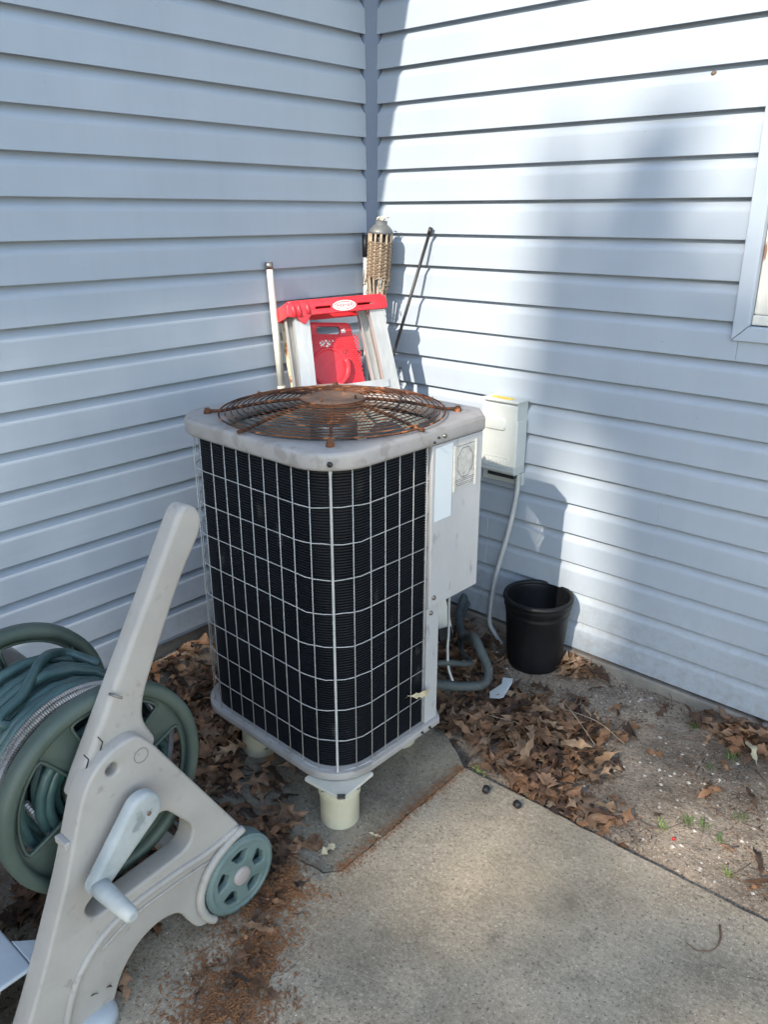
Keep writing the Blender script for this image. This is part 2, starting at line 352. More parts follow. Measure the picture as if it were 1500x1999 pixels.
M_['paleleaf'] = mat('pale_dry_leaf', (.42,.36,.24), (.55,.48,.33), 30, .6, .3, 90)

# ------------------------------------------------------------------ ground
def gz(x, y):
    h = noise.noise(Vector((x*2.1, y*2.1, 3)))*.010+noise.noise(Vector((x*9, y*9, 1)))*.008+noise.noise(Vector((x*31, y*31, 7)))*.0036+noise.noise(Vector((x*62, y*62, 2)))*.0022-.014
    # a worn gutter along the walk's edge
    if x > 1.1 and y > -.9:
        d = y+.826
        h -= .050*math.exp(-(d/.032)**2)*(0.7+.5*noise.noise(Vector((x*5, 0, 2))))
    # soil banked against the house
    h += .012*math.exp(-abs(y)/.12) if x > 0 else 0
    if y < -.3 and x < .5: h += .10*math.exp(-(max(x,0)/.16)**2)*min(1,(-.3-y)/.3)
    return h
def in_slab(x, y): return (x > 1.15 and y < -.826) or (x > .86 and y < -1.42) or (.58 < x <= 1.15 and -1.42 <= y < -.70)
def axis(lo, hi, st, far):
    a = []; v = lo
    while v < hi: a.append(v); v += st
    a.append(hi); s = st; v = hi
    while v < far: s *= 1.7; v += s; a.append(v)
    s = st; v = lo; pre = []
    while v > -far: s *= 1.7; v -= s; pre.append(v)
    return pre[::-1]+a
xs = axis(-.05, 2.35, .014, 60); ys = axis(-2.5, .05, .014, 60)
gv = []
for y in ys:
    for x in xs:
        z = gz(x, y) if (-.1 < x < 2.5 and -2.6 < y < .1) else -.015
        if in_slab(x-.02, y+.02) and in_slab(x+.02, y-.02) and in_slab(x+.02,y+.02) and in_slab(x-.02,y-.02): z = -.06
        gv.append((x, y, z))
nx = len(xs)
gf = [(j*nx+i, j*nx+i+1, (j+1)*nx+i+1, (j+1)*nx+i) for j in range(len(ys)-1) for i in range(nx-1)]
me = bpy.data.meshes.new('ground'); me.from_pydata(gv, [], gf); me.update(); me.polygons.foreach_set('use_smooth', [True]*len(gf))
tag(link('ground', me, M_['dirt']), kind='structure')

def jag(pts, step, amp, seed):
    r = random.Random(seed); out = []
    for i in range(len(pts)):
        a = Vector(pts[i]); b = Vector(pts[(i+1)%len(pts)]); L = (b-a).length
        far = max(abs(a.x), abs(a.y), abs(b.x), abs(b.y)) > 3.2
        n = 1 if far and L > 20 else max(1, int(L/step)); n = min(n, 260); nrm = Vector((-(b-a).y, (b-a).x))/max(L,1e-6)
        for k in range(n):
            q = a+(b-a)*(k/n); d = amp*(noise.noise(Vector((q.x*14, q.y*14, seed)))+.6*noise.noise(Vector((q.x*55, q.y*55, seed+3)))) if k else 0
            q = q+nrm*d; out.append((q.x, q.y))
    return out
walk = [(1.156,-.826),(1.150,-1.375),(1.118,-1.412),(1.02,-1.424),(.86,-1.43),(.86,-8.2),(12.5,-8.2),(12.5,-.832)]  # stretched far out of view to bounce sunlight onto the left wall
me = plate_mesh('concrete_walk', [jag(walk, .018, .006, 5)], .09, .004, Matrix.Translation((0,0,-.045)), 1)
tag(link('concrete_walk', me, M_['conc']), kind='structure')
pad = [(1.150,-.822),(1.1445,-1.371),(1.114,-1.406),(1.02,-1.418),(.60,-1.415),(.58,-.70),(.99,-.705)]
me = plate_mesh('concrete_pad', [jag(pad, .018, .006, 5)], .08, .003, Matrix.Translation((0,0,-.0445)), 1)
tag(link('concrete_pad', me, M_['pad']), kind='structure')

# ------------------------------------------------------------------ house
CO = .1143; ZL = 1.647
house = thing('house', 'blue gray vinyl sided house corner with white window', 'house', (0,0,0))
prof_course = [(0.009,-.003),(-.003,-.0025),(-.010,.0015),(-.024,.0120),(-.032,.0165),(-.038,.0178),(-.085,.0192),(-CO+.001,.0208),(-CO,.0200),(-CO+.0015,.0180),(-CO+.009,.0165)]
def profile(k0, k1, zclip=None):
    pts = []
    for k in range(k1, k0, -1):
        zt = ZL+k*CO
        for dz, d in prof_course: pts.append((zt+dz, d))
    if zclip is not None: pts = [(min(z, zclip), d) for z, d in pts]
    return pts
def siding(side, k0, k1, a, b, parent, out=0, zclip=None):
    pf = profile(k0, k1, zclip); n = max(1, int((b-a)/.5)); vs = []; fs = []; P = len(pf)
    for i in range(n+1):
        s = a+(b-a)*i/n
        for z, d in pf:
            d2 = d+out
            vs.append((s, -d2, z) if side == 'R' else (d2, -s, z))
    for i in range(n):
        for j in range(P-1):
            fs.append((i*P+j, i*P+j+1, (i+1)*P+j+1, (i+1)*P+j))
    # returned edge at the lap ends
    base = len(vs)
    for e in (0, n):
        for z, d in pf: vs.append((a if e == 0 else b, -.0, z) if side == 'R' else (0, -(a if e == 0 else b), z))
    for q, e in enumerate((0, n)):
        for j in range(P-1): fs.append((e*P+j, base+q*P+j, base+q*P+j+1, e*P+j+1))
    mb = MB(); mb.add(vs, fs)
    return mb.build('siding_panel', M_['siding'], parent)
mb = MB()
WX0, WX1, WZ0, WZ1 = 1.471, 2.53, 1.250, 2.62
mb.box((-.2,.006,.03),(WX0+.05,.15,2.95)); mb.box((WX0+.05,.006,.03),(WX1-.05,.15,WZ0+.05)); mb.box((WX0+.05,.006,WZ1-.05),(WX1-.05,.15,2.95)); mb.box((WX1-.05,.006,.03),(6,.15,2.95))
wallR = mb.build('wall', M_['sheath'], house)
mb = MB(); mb.box((-.15,-6,.12),(-.006,.0,2.95)); wallL = mb.build('wall', M_['sheath'], house)
seams = {-6: 1.195, -10: 1.321, -12: .638, -14: 2.3, -8: 2.05, -4: 1.9}
for k in range(-14, 10, 2):
    z0, z1 = ZL+k*CO, ZL+(k+2)*CO
    if z1 > WZ0+.01:
        siding('R', k, k+2, .050, WX0+.02, wallR); siding('R', k, k+2, WX1-.02, 5.9, wallR)
        if z0 < WZ0: siding('R', k, k+2, WX0+.021, WX1-.021, wallR, 0, WZ0+.012)
    else:
        s = seams.get(k)
        if s: siding('R', k, k+2, .050, s, wallR, .003); siding('R', k, k+2, s-.02, 5.9, wallR)
        else: siding('R', k, k+2, .050, 5.9, wallR)
for k in range(-13, 10, 2): siding('L', k, k+2, .050, 5.9, wallL)
mb = MB()
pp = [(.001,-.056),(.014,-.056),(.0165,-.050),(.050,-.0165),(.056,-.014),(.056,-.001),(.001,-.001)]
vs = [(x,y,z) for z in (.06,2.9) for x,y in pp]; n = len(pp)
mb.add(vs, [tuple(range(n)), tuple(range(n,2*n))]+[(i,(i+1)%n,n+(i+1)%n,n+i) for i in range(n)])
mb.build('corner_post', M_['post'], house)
mb = MB(); mb.box((.055,-.032,-.3),(6,.1,.034)); mb.build('foundation', M_['found'], house, bevel=.006)
mb = MB(); mb.box((-.1,-6,-.3),(-.004,-.06,.155)); mb.build('foundation', M_['found'], house)
mb = MB(); mb.box((.001,-5.9,.150),(.018,-.06,.1605)); mb.build('starter_strip', M_['trim'], house)
# window, its trim folded from sheet vinyl, weathered wooden sash inside
win = bpy.data.objects.new('window', None); COL.objects.link(win); win.parent = house; win.location = (WX0, 0, WZ0)
def trim(pts, name='trim_board', m='trim', t0=-.004, t1=.028):
    me = plate_mesh(name, [pts], t1-t0, .003, MXZ(-(t0+t1)/2)); return link(name, me, M_[m], win, True)
tw = .046
trim([(WX0,WZ0),(WX0+tw,WZ0+tw),(WX0+tw,WZ1-tw),(WX0,WZ1)]); trim([(WX0+.002,WZ0),(WX1-.002,WZ0),(WX1-tw,WZ0+tw-.002),(WX0+tw,WZ0+tw-.002)])
trim([(WX1,WZ0),(WX1,WZ1),(WX1-tw,WZ1-tw),(WX1-tw,WZ0+tw)]); trim([(WX0+.002,WZ1),(WX0+tw,WZ1-tw+.002),(WX1-tw,WZ1-tw+.002),(WX1-.002,WZ1)])
a, b, c, d = WX0+tw, WX1-tw, WZ0+tw, WZ1-tw
mb = MB(); mb.box((a+.001,-.010,c+.001),(b-.001,.06,c+.030)); mb.build('sill', M_['oldwood'], win, True, .004)
for q in ((a+.001,c+.031,a+.075,d-.001),(b-.075,c+.031,b-.001,d-.001),(a+.076,c+.031,b-.076,c+.11),(a+.076,d-.08,b-.076,d-.001),(a+.076,(c+d)/2,b-.076,(c+d)/2+.05)):
    mb = MB(); mb.box((q[0],-.002,q[1]),(q[2],.05,q[3])); mb.build('sash_rail', M_['oldwood'], win, True, .004)
mb = MB(); mb.box((a+.07,.02,c+.1),(b-.07,.026,d-.07)); mb.build('pane', M_['glass'], win, True)
# eaves over both walls, out of the picture but shading it
OV, HE = .313, 2.93
mb = MB(); mb.box((-.3,-6.2,HE),(OV-.005,.3,HE+.02)); mb.build('soffit', M_['soffit'], house)
mb = MB(); mb.box((OV-.02,-6.2,HE-.02),(OV,-.40,HE+.17)); mb.build('fascia', M_['soffit'], house)
mb = MB(); mb.add([(OV+.02,-6.2,HE+.16),(OV+.02,.3,HE+.16),(-4,.3,HE+1.9),(-4,-6.2,HE+1.9),(OV+.02,-6.2,HE+.18),(OV+.02,.3,HE+.18),(-4,.3,HE+1.92),(-4,-6.2,HE+1.92)], [(3,2,1,0),(4,5,6,7),(0,1,5,4),(1,2,6,5),(2,3,7,6),(3,0,4,7)])
mb.build('roof', M_['shingle'], house)
mb = MB(); mb.box((OV,-.26,HE),(6.2,.3,HE+.02)); mb.build('soffit', M_['soffit'], house)
mb = MB(); mb.box((OV+.001,-.28,HE-.02),(6.2,-.2605,HE+.17)); mb.build('fascia', M_['soffit'], house)
mb = MB(); mb.add([(OV,-.30,HE+.165),(6.3,-.30,HE+.165),(6.3,4,HE+1.9),(OV,4,HE+1.9),(OV,-.30,HE+.185),(6.3,-.30,HE+.185),(6.3,4,HE+1.92),(OV,4,HE+1.92)], [(3,2,1,0),(4,5,6,7),(0,1,5,4),(1,2,6,5),(2,3,7,6),(3,0,4,7)])
mb.build('roof', M_['shingle'], house)

# the house stands a degree and a bit off square to the yard things
HR = R(-1.29); hc = Matrix.Rotation(HR, 3, 'Z')@Vector((2.2921,-2.507,1.6036))
house.rotation_euler = (0,0,HR); house.location = Vector((2.2769,-2.5344,1.60))-hc

# ------------------------------------------------------------------ air conditioner
ACZ = .14; yawAC = R(-2.5)
ac = thing('air_conditioner', 'gray outdoor air conditioner with wire guarded black coil and rusty fan grille', 'air conditioner', (.742,-.946,ACZ), yawAC)
def rs(a, r, n=8, ch=None):
    pts = []
    for i, (sx, sy) in enumerate([(1,-1),(1,1),(-1,1),(-1,-1)]):
        if i == 1 and ch: pts += [(a, a-ch), (a-ch, a)]; continue
        a0 = -math.pi/2+i*math.pi/2
        for k in range(n+1):
            t = a0+k/n*math.pi/2; pts.append((sx*(a-r)+r*math.cos(t), sy*(a-r)+r*math.sin(t)))
    return pts
ZT = .935           # cap top, local
me = plate_mesh('top_cap', [rs(.334,.135,10,.066), circ(.294,64)], .046, .011, Matrix.Translation((0,0,ZT-.023)), 3)
cap = smooth(link('top_cap', me, M_['acpaint'], ac), 30)
mb = MB(); mb.lathe([(.2945,ZT-.008),(.291,ZT-.020),(.290,ZT-.043),(.2935,ZT-.0435),(.296,ZT-.03)], 64); mb.build('orifice_ring', M_['acpaint'], cap)
bpo = rs(.331,.135,10,.10); bpo = [p for p in bpo if p not in ((.331,.331-.10),(.331-.10,.331))]; ix = max(range(len(bpo)), key=lambda i: (bpo[i][0] > .33)*1000+bpo[i][1] if bpo[i][0] > .33 else -1)
bpo[ix+1:ix+1] = [(.330,.104),(.20,.21),(.08,.331)]
me = plate_mesh('base_pan', [bpo], .022, .0015, Matrix.Translation((0,0,.011)), 1); base = smooth(link('base_pan', me, M_['acpaint'], ac), 30)
me = plate_mesh('coil', [], 0) if False else None
# coil: path round three and a half sides
def coil_path(a, r, y_end, n=10):
    pts = [(a, y_end), (a, -(a-r))]
    for i, (cx, cy, a0) in enumerate([(a-r,-(a-r),0), (-(a-r),-(a-r),-math.pi/2), (-(a-r),(a-r),-math.pi)]):
        for k in range(1, n+1):
            t = a0-k/n*math.pi/2; pts.append((cx+r*math.cos(t), cy+r*math.sin(t)))
        if i == 0: pts.append((-(a-r), -a))
        if i == 1: pts.append((-a, a-r))
    pts.append((.15, a)); return pts
def band(pts, z0, z1, th):
    mb = MB(); n = len(pts); vs = []; inn = []
    for i, p in enumerate(pts):
        q0 = Vector(pts[max(i-1,0)]); q1 = Vector(pts[min(i+1,n-1)]); t = (q1-q0).normalized(); nn = Vector((-t.y, t.x))
        inn.append(Vector(p)-nn*th*-1)
    for z in (z0, z1):
        vs += [(p[0],p[1],z) for p in pts]+[(p.x,p.y,z) for p in inn]
    fs = []
    for i in range(n-1):
        fs += [(i,i+1,2*n+i+1,2*n+i), (n+i,3*n+i,3*n+i+1,n+i+1), (i,n+i,n+i+1,i+1), (2*n+i,2*n+i+1,3*n+i+1,3*n+i)]
    fs += [(0,2*n,3*n,n),(n-1,2*n-1,4*n-1,3*n-1)]
    mb.add(vs, fs); return mb
# coil path runs clockwise seen from above, so the left normal points outward; negative thickness puts the body inside
cp = coil_path(.301, .115, .062)
coil = band(cp, .018, ZT-.044, -.02).build('coil', M_['coil'], ac)
cin = band(coil_path(.2805, .095, .062), .034, ZT-.05, -.004).build('coil_lining', M_['coilin'], coil)
mb = MB(); z = .026; fp = coil_path(.3055, .119, .062, 8); fp2 = coil_path(.3012, .115, .062, 8)
while z < ZT-.05:
    n = len(fp); vs = [(p[0],p[1],z) for p in fp]+[(p[0],p[1],z+.0026) for p in fp]+[(p[0],p[1],z-.0015) for p in fp2]+[(p[0],p[1],z+.0041) for p in fp2]
    fs = []
    for i in range(n-1): fs += [(i,i+1,n+i+1,n+i),(2*n+i,2*n+i+1,i+1,i),(n+i,n+i+1,3*n+i+1,3*n+i)]
    mb.add(vs, fs); z += .0076
fins = mb.build('coil_fins', M_['coil'], coil); fins['kind'] = 'stuff'
# wire guard
gp = coil_path(.318, .128, .053, 8); NR = 9
hwv = [MB().tube([(p[0],p[1],.0016*math.sin(i*.9+q*2.1)+.0010*math.sin(i*2.3+q)) for i, p in enumerate(gp)], .0014, 5).mesh('guard_wire') for q in range(NR+1)]
for i in range(NR+1):
    zz = .022+(ZT-.046-.022)*(i+.0)/NR
    o = link('guard_wire', hwv[i], M_['wire'], ac); o.location = (0,0,zz)
vw = MB().tube([(0,0,.02),(0,0,ZT-.030)], .0014, 5).mesh('guard_wire')
# walk along guard path and drop verticals at equal spacing starting from the front corner
def walkpath(pts):
    acc = [0]
    for i in range(1, len(pts)): acc.append(acc[-1]+(Vector(pts[i])-Vector(pts[i-1])).length)
    def at(s):
        for i in range(1, len(pts)):
            if acc[i] >= s:
                t = (s-acc[i-1])/max(acc[i]-acc[i-1],1e-9); p = Vector(pts[i-1]).lerp(Vector(pts[i]), t); return p
        return Vector(pts[-1])
    return acc, at
acc, at = walkpath(gp)
mid = min(range(len(gp)), key=lambda i: (gp[i][0]*-1+gp[i][1]))   # most +x,-y point = front corner
s0 = acc[mid]; st = .0540
k = -int(s0/st)
while s0+k*st < acc[-1]:
    s = s0+k*st
    if s > .006 and k != 0:
        p = at(s); o = link('guard_wire', vw, M_['wire'], ac); o.location = (p.x*1.006, p.y*1.006, 0)
    k += 1
p = at(s0)*1.012
mb = MB(); mb.tube([(p.x,p.y,.012),(p.x,p.y,.03),(p.x,p.y,ZT-.06),(p.x*.995,p.y*.995,ZT-.03)], [.007,.0036,.0036,.008], 6); mb.build('guard_seam', M_['wire'], ac)
def screw(x, y, z, n, r=.0075, parent=None, m='screw', h=.006):
    q = Vector(n).normalized().to_track_quat('Z','Y').to_matrix().to_4x4(); Mx = Matrix.Translation((x,y,z))@q
    mb = MB(); mb.lathe([(0,h),(r*.7,h),(r,h*.6),(r,-.002)], 8, Mx); return mb.build('screw', M_[m], parent)
dg = (math.sqrt(.5)); cr = .334*math.sqrt(2)-.135*(math.sqrt(2)-1)
screw(cr*dg, -cr*dg, ZT-.026, (1,-1,0), .007, cap, 'dark')
screw(.334, .085, ZT-.024, (1,0,0), .0065, cap); screw(.334, .060, ZT-.024, (1,0,0), .0035, cap, 'dark'); screw(.334, .043, ZT-.034, (1,0,0), .0035, cap, 'dark')
screw(-.331, -.20, ZT-.02, (-1,0,0), .005, cap, 'dark')
# service side: narrow corner column, panel above, open valve recess below
mb = MB(); mb.box((.300,.048,.022),(.3185,.102,ZT-.046)); mb.build('corner_column', M_['acpanel'], ac, bevel=.002)
PB = .415
pan = link('service_panel', plate_mesh('service_panel', [[(.044,PB),(.264,PB),(.264,ZT-.046),(.044,ZT-.046)]], .010, .002, MYZ(.3245)), M_['acpanel'], ac)
mb = MB(); Mc = Matrix.Translation((.3245,.2635,0))@Matrix.Rotation(R(45),4,'Z'); mb.box((-.005,.0025,PB),(.005,.088,ZT-.047), Mc); mb.build('panel_return', M_['acpanel'], pan)
screw(.3295,.061,PB+.028,(1,0,0),.007,pan); screw(.3185,.063,PB-.025,(1,0,0),.007,ac); screw(.331,.055,.011,(1,0,0),.004,base,'dark'); screw(.331,.02,.011,(1,0,0),.004,base,'dark')
link('sticker', plate_mesh('sticker', [[(.056,.673),(.128,.673),(.130,.884),(.058,.880)]], .0006, 0, MYZ(.33)), M_['sticker'], pan)
npl = link('nameplate', plate_mesh('nameplate', [[(.132,.748),(.235,.748),(.239,.872),(.134,.872)]], .0006, 0, MYZ(.33)), M_['nameplate'], pan)
oc = [(.185+.038*math.cos(a), .817+.046*math.sin(a)) for a in [R(22.5+45*i) for i in range(8)]]; oc2 = [(.185+.0355*math.cos(a), .817+.0435*math.sin(a)) for a in [R(22.5+45*i) for i in range(8)]]
link('octagon_mark', plate_mesh('octagon_mark', [oc, oc2], .0004, 0, MYZ(.3306)), M_['ink'], npl)
mb = MB()
for zz, y0, y1 in ((.769,.140,.233),(.764,.142,.230),(.757,.145,.228),(.752,.150,.225),(.866,.150,.225)): mb.box((.3302,y0,zz),(.3308,y1,zz+.0016))
mb.build('faded_lines', M_['ink'], npl)
for yy in (.134, .231): mb = MB(); mb.box((.3302,yy,.740),(.3312,yy+.007,.873)); mb.build('tape_edge', M_['wick'], npl)
# inside: partition, compressor, fan
mb = MB(); mb.box((.16,.101,.036),(.165,.28,ZT-.05)); mb.box((.165,.104,.036),(.298,.108,PB-.02)); mb.build('partition', M_['dark'], ac)
mb = MB(); mb.lathe([(0,.30),(.05,.30),(.08,.27),(.085,.06),(.085,.035)], 24, Matrix.Translation((-.02,.02,0))); mb.build('compressor', M_['dark'], ac)
fan = bpy.data.objects.new('fan', None); COL.objects.link(fan); fan.parent = ac; fan.location = (0,0,ZT-.1)
mb = MB(); mb.lathe([(0,.08),(.06,.08),(.068,.07),(.068,-.06),(.05,-.07),(0,-.07)], 24); mb.build('motor', M_['blade'], fan)
mb = MB()
nb = 8
for i in range(nb+1):
    for j in range(5):
        a = R(-38+76*j/4); r = .07+(.285-.07)*i/nb; a2 = a*(1-.12*i/nb)+.25*i/nb
        mb.v.append((r*math.cos(a2), r*math.sin(a2), -.05+.055*math.sin(a)*(.6+.4*i/nb)))
for i in range(nb):
    for j in range(4): mb.f.append([i*5+j,i*5+j+1,(i+1)*5+j+1,(i+1)*5+j]); mb.sm.append(True)
bl = mb.mesh('blade')
for i in range(3):
    o = link('blade', bl, M_['blade'], fan); o.rotation_euler = (0,0,R(20+120*i))
# fan guard
gr = bpy.data.objects.new('fan_guard', None); COL.objects.link(gr); gr.parent = ac; gr.location = (0,0,ZT+.004)
RG = .317
def dome(r): return .006+.036*(1-(r/RG)**2.2)
nr = 15
for i in range(nr):
    r = .096+(RG-.096)*i/(nr-1); jit = .0012
    pts = [((r+jit*math.sin(3*t+i))*math.cos(t), (r+jit*math.sin(3*t+i))*math.sin(t), dome(r)+.001*math.sin(2*t+i*1.7)) for t in [2*math.pi*q/56 for q in range(56)]]
    MB().tube(pts, .0018 if i < nr-1 else .0026, 5, closed=True).build('ring', M_['rust'], gr)
for i in range(8):
    a = R(45*i); L = .353 if i % 2 else .334; pts = [(r*math.cos(a), r*math.sin(a), dome(min(r,RG))-.0045 if r < RG else .003) for r in [.07,.12,.17,.22,.27,.305,.32,L]]
    MB().tube(pts, [.0048]*6+[.0045,.0055], 6).build('spoke', M_['rust'], gr)
    if i % 2:
        MB().lathe([(0,.012),(.007,.011),(.009,.005),(.011,.003),(.011,-.004)], 10, Matrix.Translation((L*math.cos(a),L*math.sin(a),0))).build('bolt', M_['rust'], gr)
mb = MB(); h0 = dome(.1); mb.lathe([(0,h0-.004),(.048,h0-.004),(.054,h0+.001),(.086,h0+.001),(.091,h0-.003),(.093,h0-.008)], 48); mb.build('hub_plate', M_['rusthub'], gr)
for i in range(4):
    a = R(20+90*i); mb = MB(); mb.tube([(.07*math.cos(a),.07*math.sin(a),h0-.002),(.07*math.cos(a),.07*math.sin(a),h0+.012)], .0028, 6); mb.build('stud', M_['rust'], gr)
# refrigerant lines and control wire in the recess
def world_to(o, pts): return pts
rl = thing('refrigerant_line', 'dark insulated pipe looping out beside the air conditioner base', 'pipe', (.95,-.6,0))
def spl(pts, n=8):
    pts = [Vector(p) for p in pts]; out = []
    P = [pts[0]*2-pts[1]]+pts+[pts[-1]*2-pts[-2]]
    for i in range(1, len(P)-2):
        for k in range(n):
            t = k/n; a,b,c,d = P[i-1],P[i],P[i+1],P[i+2]
            out.append(.5*((2*b)+(-a+c)*t+(2*a-5*b+4*c-d)*t*t+(-a+3*b-3*c+d)*t**3))
    out.append(pts[-1]); return out
MB().tube(spl([(.86,-.68,.115),(.93,-.62,.098),(1.0,-.565,.095),(1.035,-.535,.112),(1.028,-.515,.15),(.985,-.50,.20),(.93,-.46,.215),(.85,-.38,.15),(.74,-.25,.06),(.62,-.10,.05),(.58,.0,.09)]), .0165, 12).build('insulated_pipe', M_['insul'], rl, True)
MB().tube(spl([(.87,-.66,.175),(.92,-.60,.172),(.965,-.55,.162),(.93,-.48,.13),(.8,-.34,.06),(.64,-.12,.03),(.60,.0,.07)]), .010, 8).build('bare_pipe', M_['insul'], rl, True)
mb = MB(); mb.lathe([(0,.035),(.018,.034),(.020,.02),(.020,-.03),(.026,-.032),(.026,-.06),(0,-.06)], 14, Matrix.Translation((.885,-.685,.16))); mb.build('valve', M_['dark'], rl, True)
wr = thing('control_wire', 'thin pale wire hanging below the gray service panel', 'wire', (.93,-.62,0))
MB().tube(spl([(.950,-.640,.60),(.945,-.635,.50),(.935,-.625,.40),(.920,-.60,.30),(.918,-.60,.22),(.925,-.60,.15),(.945,-.60,.10),(.93,-.62,.085)]), .0048, 6).build('wire_sheath', M_['conduit'], wr, True)

# pipe risers under the unit
riser_lab = {0:'cream pipe riser in front, under the near corner of the air conditioner', 1:'cream pipe riser under the left corner of the air conditioner, among leaves', 2:'cream pipe riser under the right side of the air conditioner', 3:'cream pipe riser under the far corner of the air conditioner'}
def riser(i, x, y, rz):
    t = thing('pipe_riser', riser_lab[i], 'riser', (x,y,-.008), rz, 'pipe risers under the air conditioner')
    mb = MB(); mb.lathe([(.0,0),(.054,0),(.0555,.003),(.0555,.088),(.0595,.098),(.060,.132),(.05,.134),(0,.134)], 32); mb.build('pipe', M_['pvc'], t)
    me = plate_mesh('top_plate', [rpoly([(-.069,-.069),(.069,-.069),(.069,.069),(-.069,.069)], .006, 3)], .010, .002, Matrix.Translation((0,0,.139))); o = link('top_plate', me, M_['plate'], t)
    mb = MB()
    for sx, sy in ((1,0),(0,-1),(-1,0),(0,1)):
        pass
    mb.lathe([(.0605,.118),(.074,.1338)], 4, Matrix.Rotation(0,4,'Z'), smooth=False); mb.build('gusset', M_['plate'], t)
    return t
riser(0, 1.005,-1.228, R(2)); riser(1, .595,-1.165, R(8)); riser(2, .905,-.845, R(-5)); riser(3, .52,-.72, R(3))
mb = MB(); mb.box((-.011,-.009,0),(.011,.009,.003)); o = mb.build('bolt_tab', M_['screw'], bpy.data.objects['pipe_riser']); o.location = (.063,-.063,.144); o.rotation_euler = (0,0,R(40))

# ------------------------------------------------------------------ disconnect box and cable
bx = thing('disconnect_box', 'pale gray electrical disconnect box with yellow label on the siding', 'electrical box', (.755,-.02,.70))
mb = MB(); mb.box((.690,-.085,.690),(.832,-.014,.962)); mb.build('enclosure', M_['boxpaint'], bx, True, .004)
cv = link('cover', plate_mesh('cover', [rpoly([(.686,.700),(.836,.700),(.836,.955),(.686,.955)], .006, 3)], .012, .003, MXZ(-.0915)), M_['boxpaint'], bx, True)
def raised(name, x0,x1,z0,z1,r,h,parent):
    return smooth(link(name, plate_mesh(name, [rpoly([(x0,z0),(x1,z0),(x1,z1),(x0,z1)], r, 5)], h*2, h*.8, MXZ(-.0977), 3), M_['boxpaint'], parent, True))
raised('handle_boss', .697,.792,.858,.905,.018,.006,cv)
for q in ((.702,.812,.716,.720),(.702,.812,.756,.760),(.702,.706,.720,.756),(.808,.812,.720,.756)): raised('embossed_rib', q[0],q[1],q[2],q[3],.0015,.0012,cv)
# raised characters, unreadable in the photograph: short strokes
rr = random.Random(3)
for i in range(6): raised('embossed_mark', .712+i*.0155,.712+i*.0155+.009,.729+rr.random()*.003,.748,.002,.001,cv)
for i in range(4): raised('embossed_mark', .740+i*.008,.745+i*.008,.785+i*.006,.815+i*.004,.0015,.0008,cv)
mb = MB(); mb.box((.684,-.100,.962),(.840,-.012,.972)); mb.build('lid', M_['boxpaint'], bx, True, .003)
me = plate_mesh('yellow_label', [rpoly([(.708,-.080),(.802,-.088),(.806,-.062),(.716,-.052)], .012, 4)], .0012, 0, Matrix.Translation((0,0,.9728))); link('yellow_label', me, M_['yellow'], bx, True)
mb = MB(); mb.box((.660,-.032,.640),(.835,-.0145,.6895)); mb.build('lower_flange', M_['boxpaint'], bx, True, .003)
mb = MB(); mb.box((.712,-.080,.676),(.826,-.033,.6895)); mb.build('cable_slot', M_['dark'], bx, True)  # dark block stands for the slot and the shadow under the cover
mb = MB(); mb.box((.8325,-.095,.722),(.8395,-.030,.90)); mb.build('side_hasp', M_['boxpaint'], bx, True, .002)
cbl = thing('power_cable', 'pale gray power cable hanging from the disconnect box to the soil', 'cable', (.75,-.03,0))
MB().tube(spl([(.822,-.045,.69),(.821,-.040,.62),(.802,-.036,.50),(.777,-.036,.38),(.752,-.038,.27),(.738,-.042,.16),(.736,-.048,.09),(.742,-.056,.035),(.775,-.07,.008),(.83,-.10,-.012)], 6), .0092, 10).build('cable_sheath', M_['conduit'], cbl, True)
mb = MB(); mb.lathe([(.0125,.69),(.0125,.672),(.0105,.670)], 12, Matrix.Translation((.822,-.045,0))); mb.build('cable_clamp', M_['boxpaint'], cbl, True)

# ------------------------------------------------------------------ nursery pot
pot = thing('plant_pot', 'empty black plastic nursery pot on the soil by the siding', 'pot', (.993,-.132,-.008)); pot.scale = (1.1,1.1,1.06)
mb = MB(); mb.lathe([(0,.012),(.083,.012),(.102,.235),(.104,.252),(.1065,.262),(.112,.262),(.1135,.257),(.1135,.232),(.1085,.228),(.1065,.213),(.1085,.208),(.1065,.203),(.098,.07),(.093,.015),(.088,.0),(0,0)], 56); mb.build('pot_wall', M_['pot'], pot)
mb = MB(); mb.lathe([(.106,.250),(.1150,.252),(.1185,.260),(.1165,.269),(.108,.270),(.104,.262)], 56, closed=True); mb.build('pot_rim', M_['pot'], pot)

# ------------------------------------------------------------------ things leaning in the corner
wp = thing('metal_pole', 'white metal pole leaning on the left siding beside the ladder', 'pole', (.150,-.520,0))
a = Vector((.066,-.556,1.434)); b = Vector((.150,-.520,0)); d = b-a
MB().tube([a+d*t for t in (.0,.05,.1,.15,.30)], [.0115,.0115,.0125,.0135,.0135], 14).build('upper_tube', M_['wpole'], wp, True)
MB().tube([a+d*t for t in (.301,.303,1)], [.0155,.016,.016], 14).build('lower_tube', M_['wpole'], wp, True)
MB().tube([a-d*.004, a+d*.012], .0135, 14).build('end_collar', M_['screw'], wp, True)
rb = thing('rusty_bar', 'cream painted bar with rust spots between white pole and ladder', 'bar', (.36,-.49,0))
a = Vector((.066,-.510,1.254)); b = Vector((.352,-.500,0)); d = (b-a); L = d.length; q = d.normalized()
Mq = Matrix.Translation(a)@q.to_track_quat('Z','Y').to_matrix().to_4x4()
mb = MB(); hw_ = .0155
prof = [(0,.002),(.06,.009),(.14,.0135),(.3,hw_),(L,hw_)]
side = Vector((.763,.647,0)); side = (side-q*side.dot(q)).normalized(); nrm = side.cross(q)
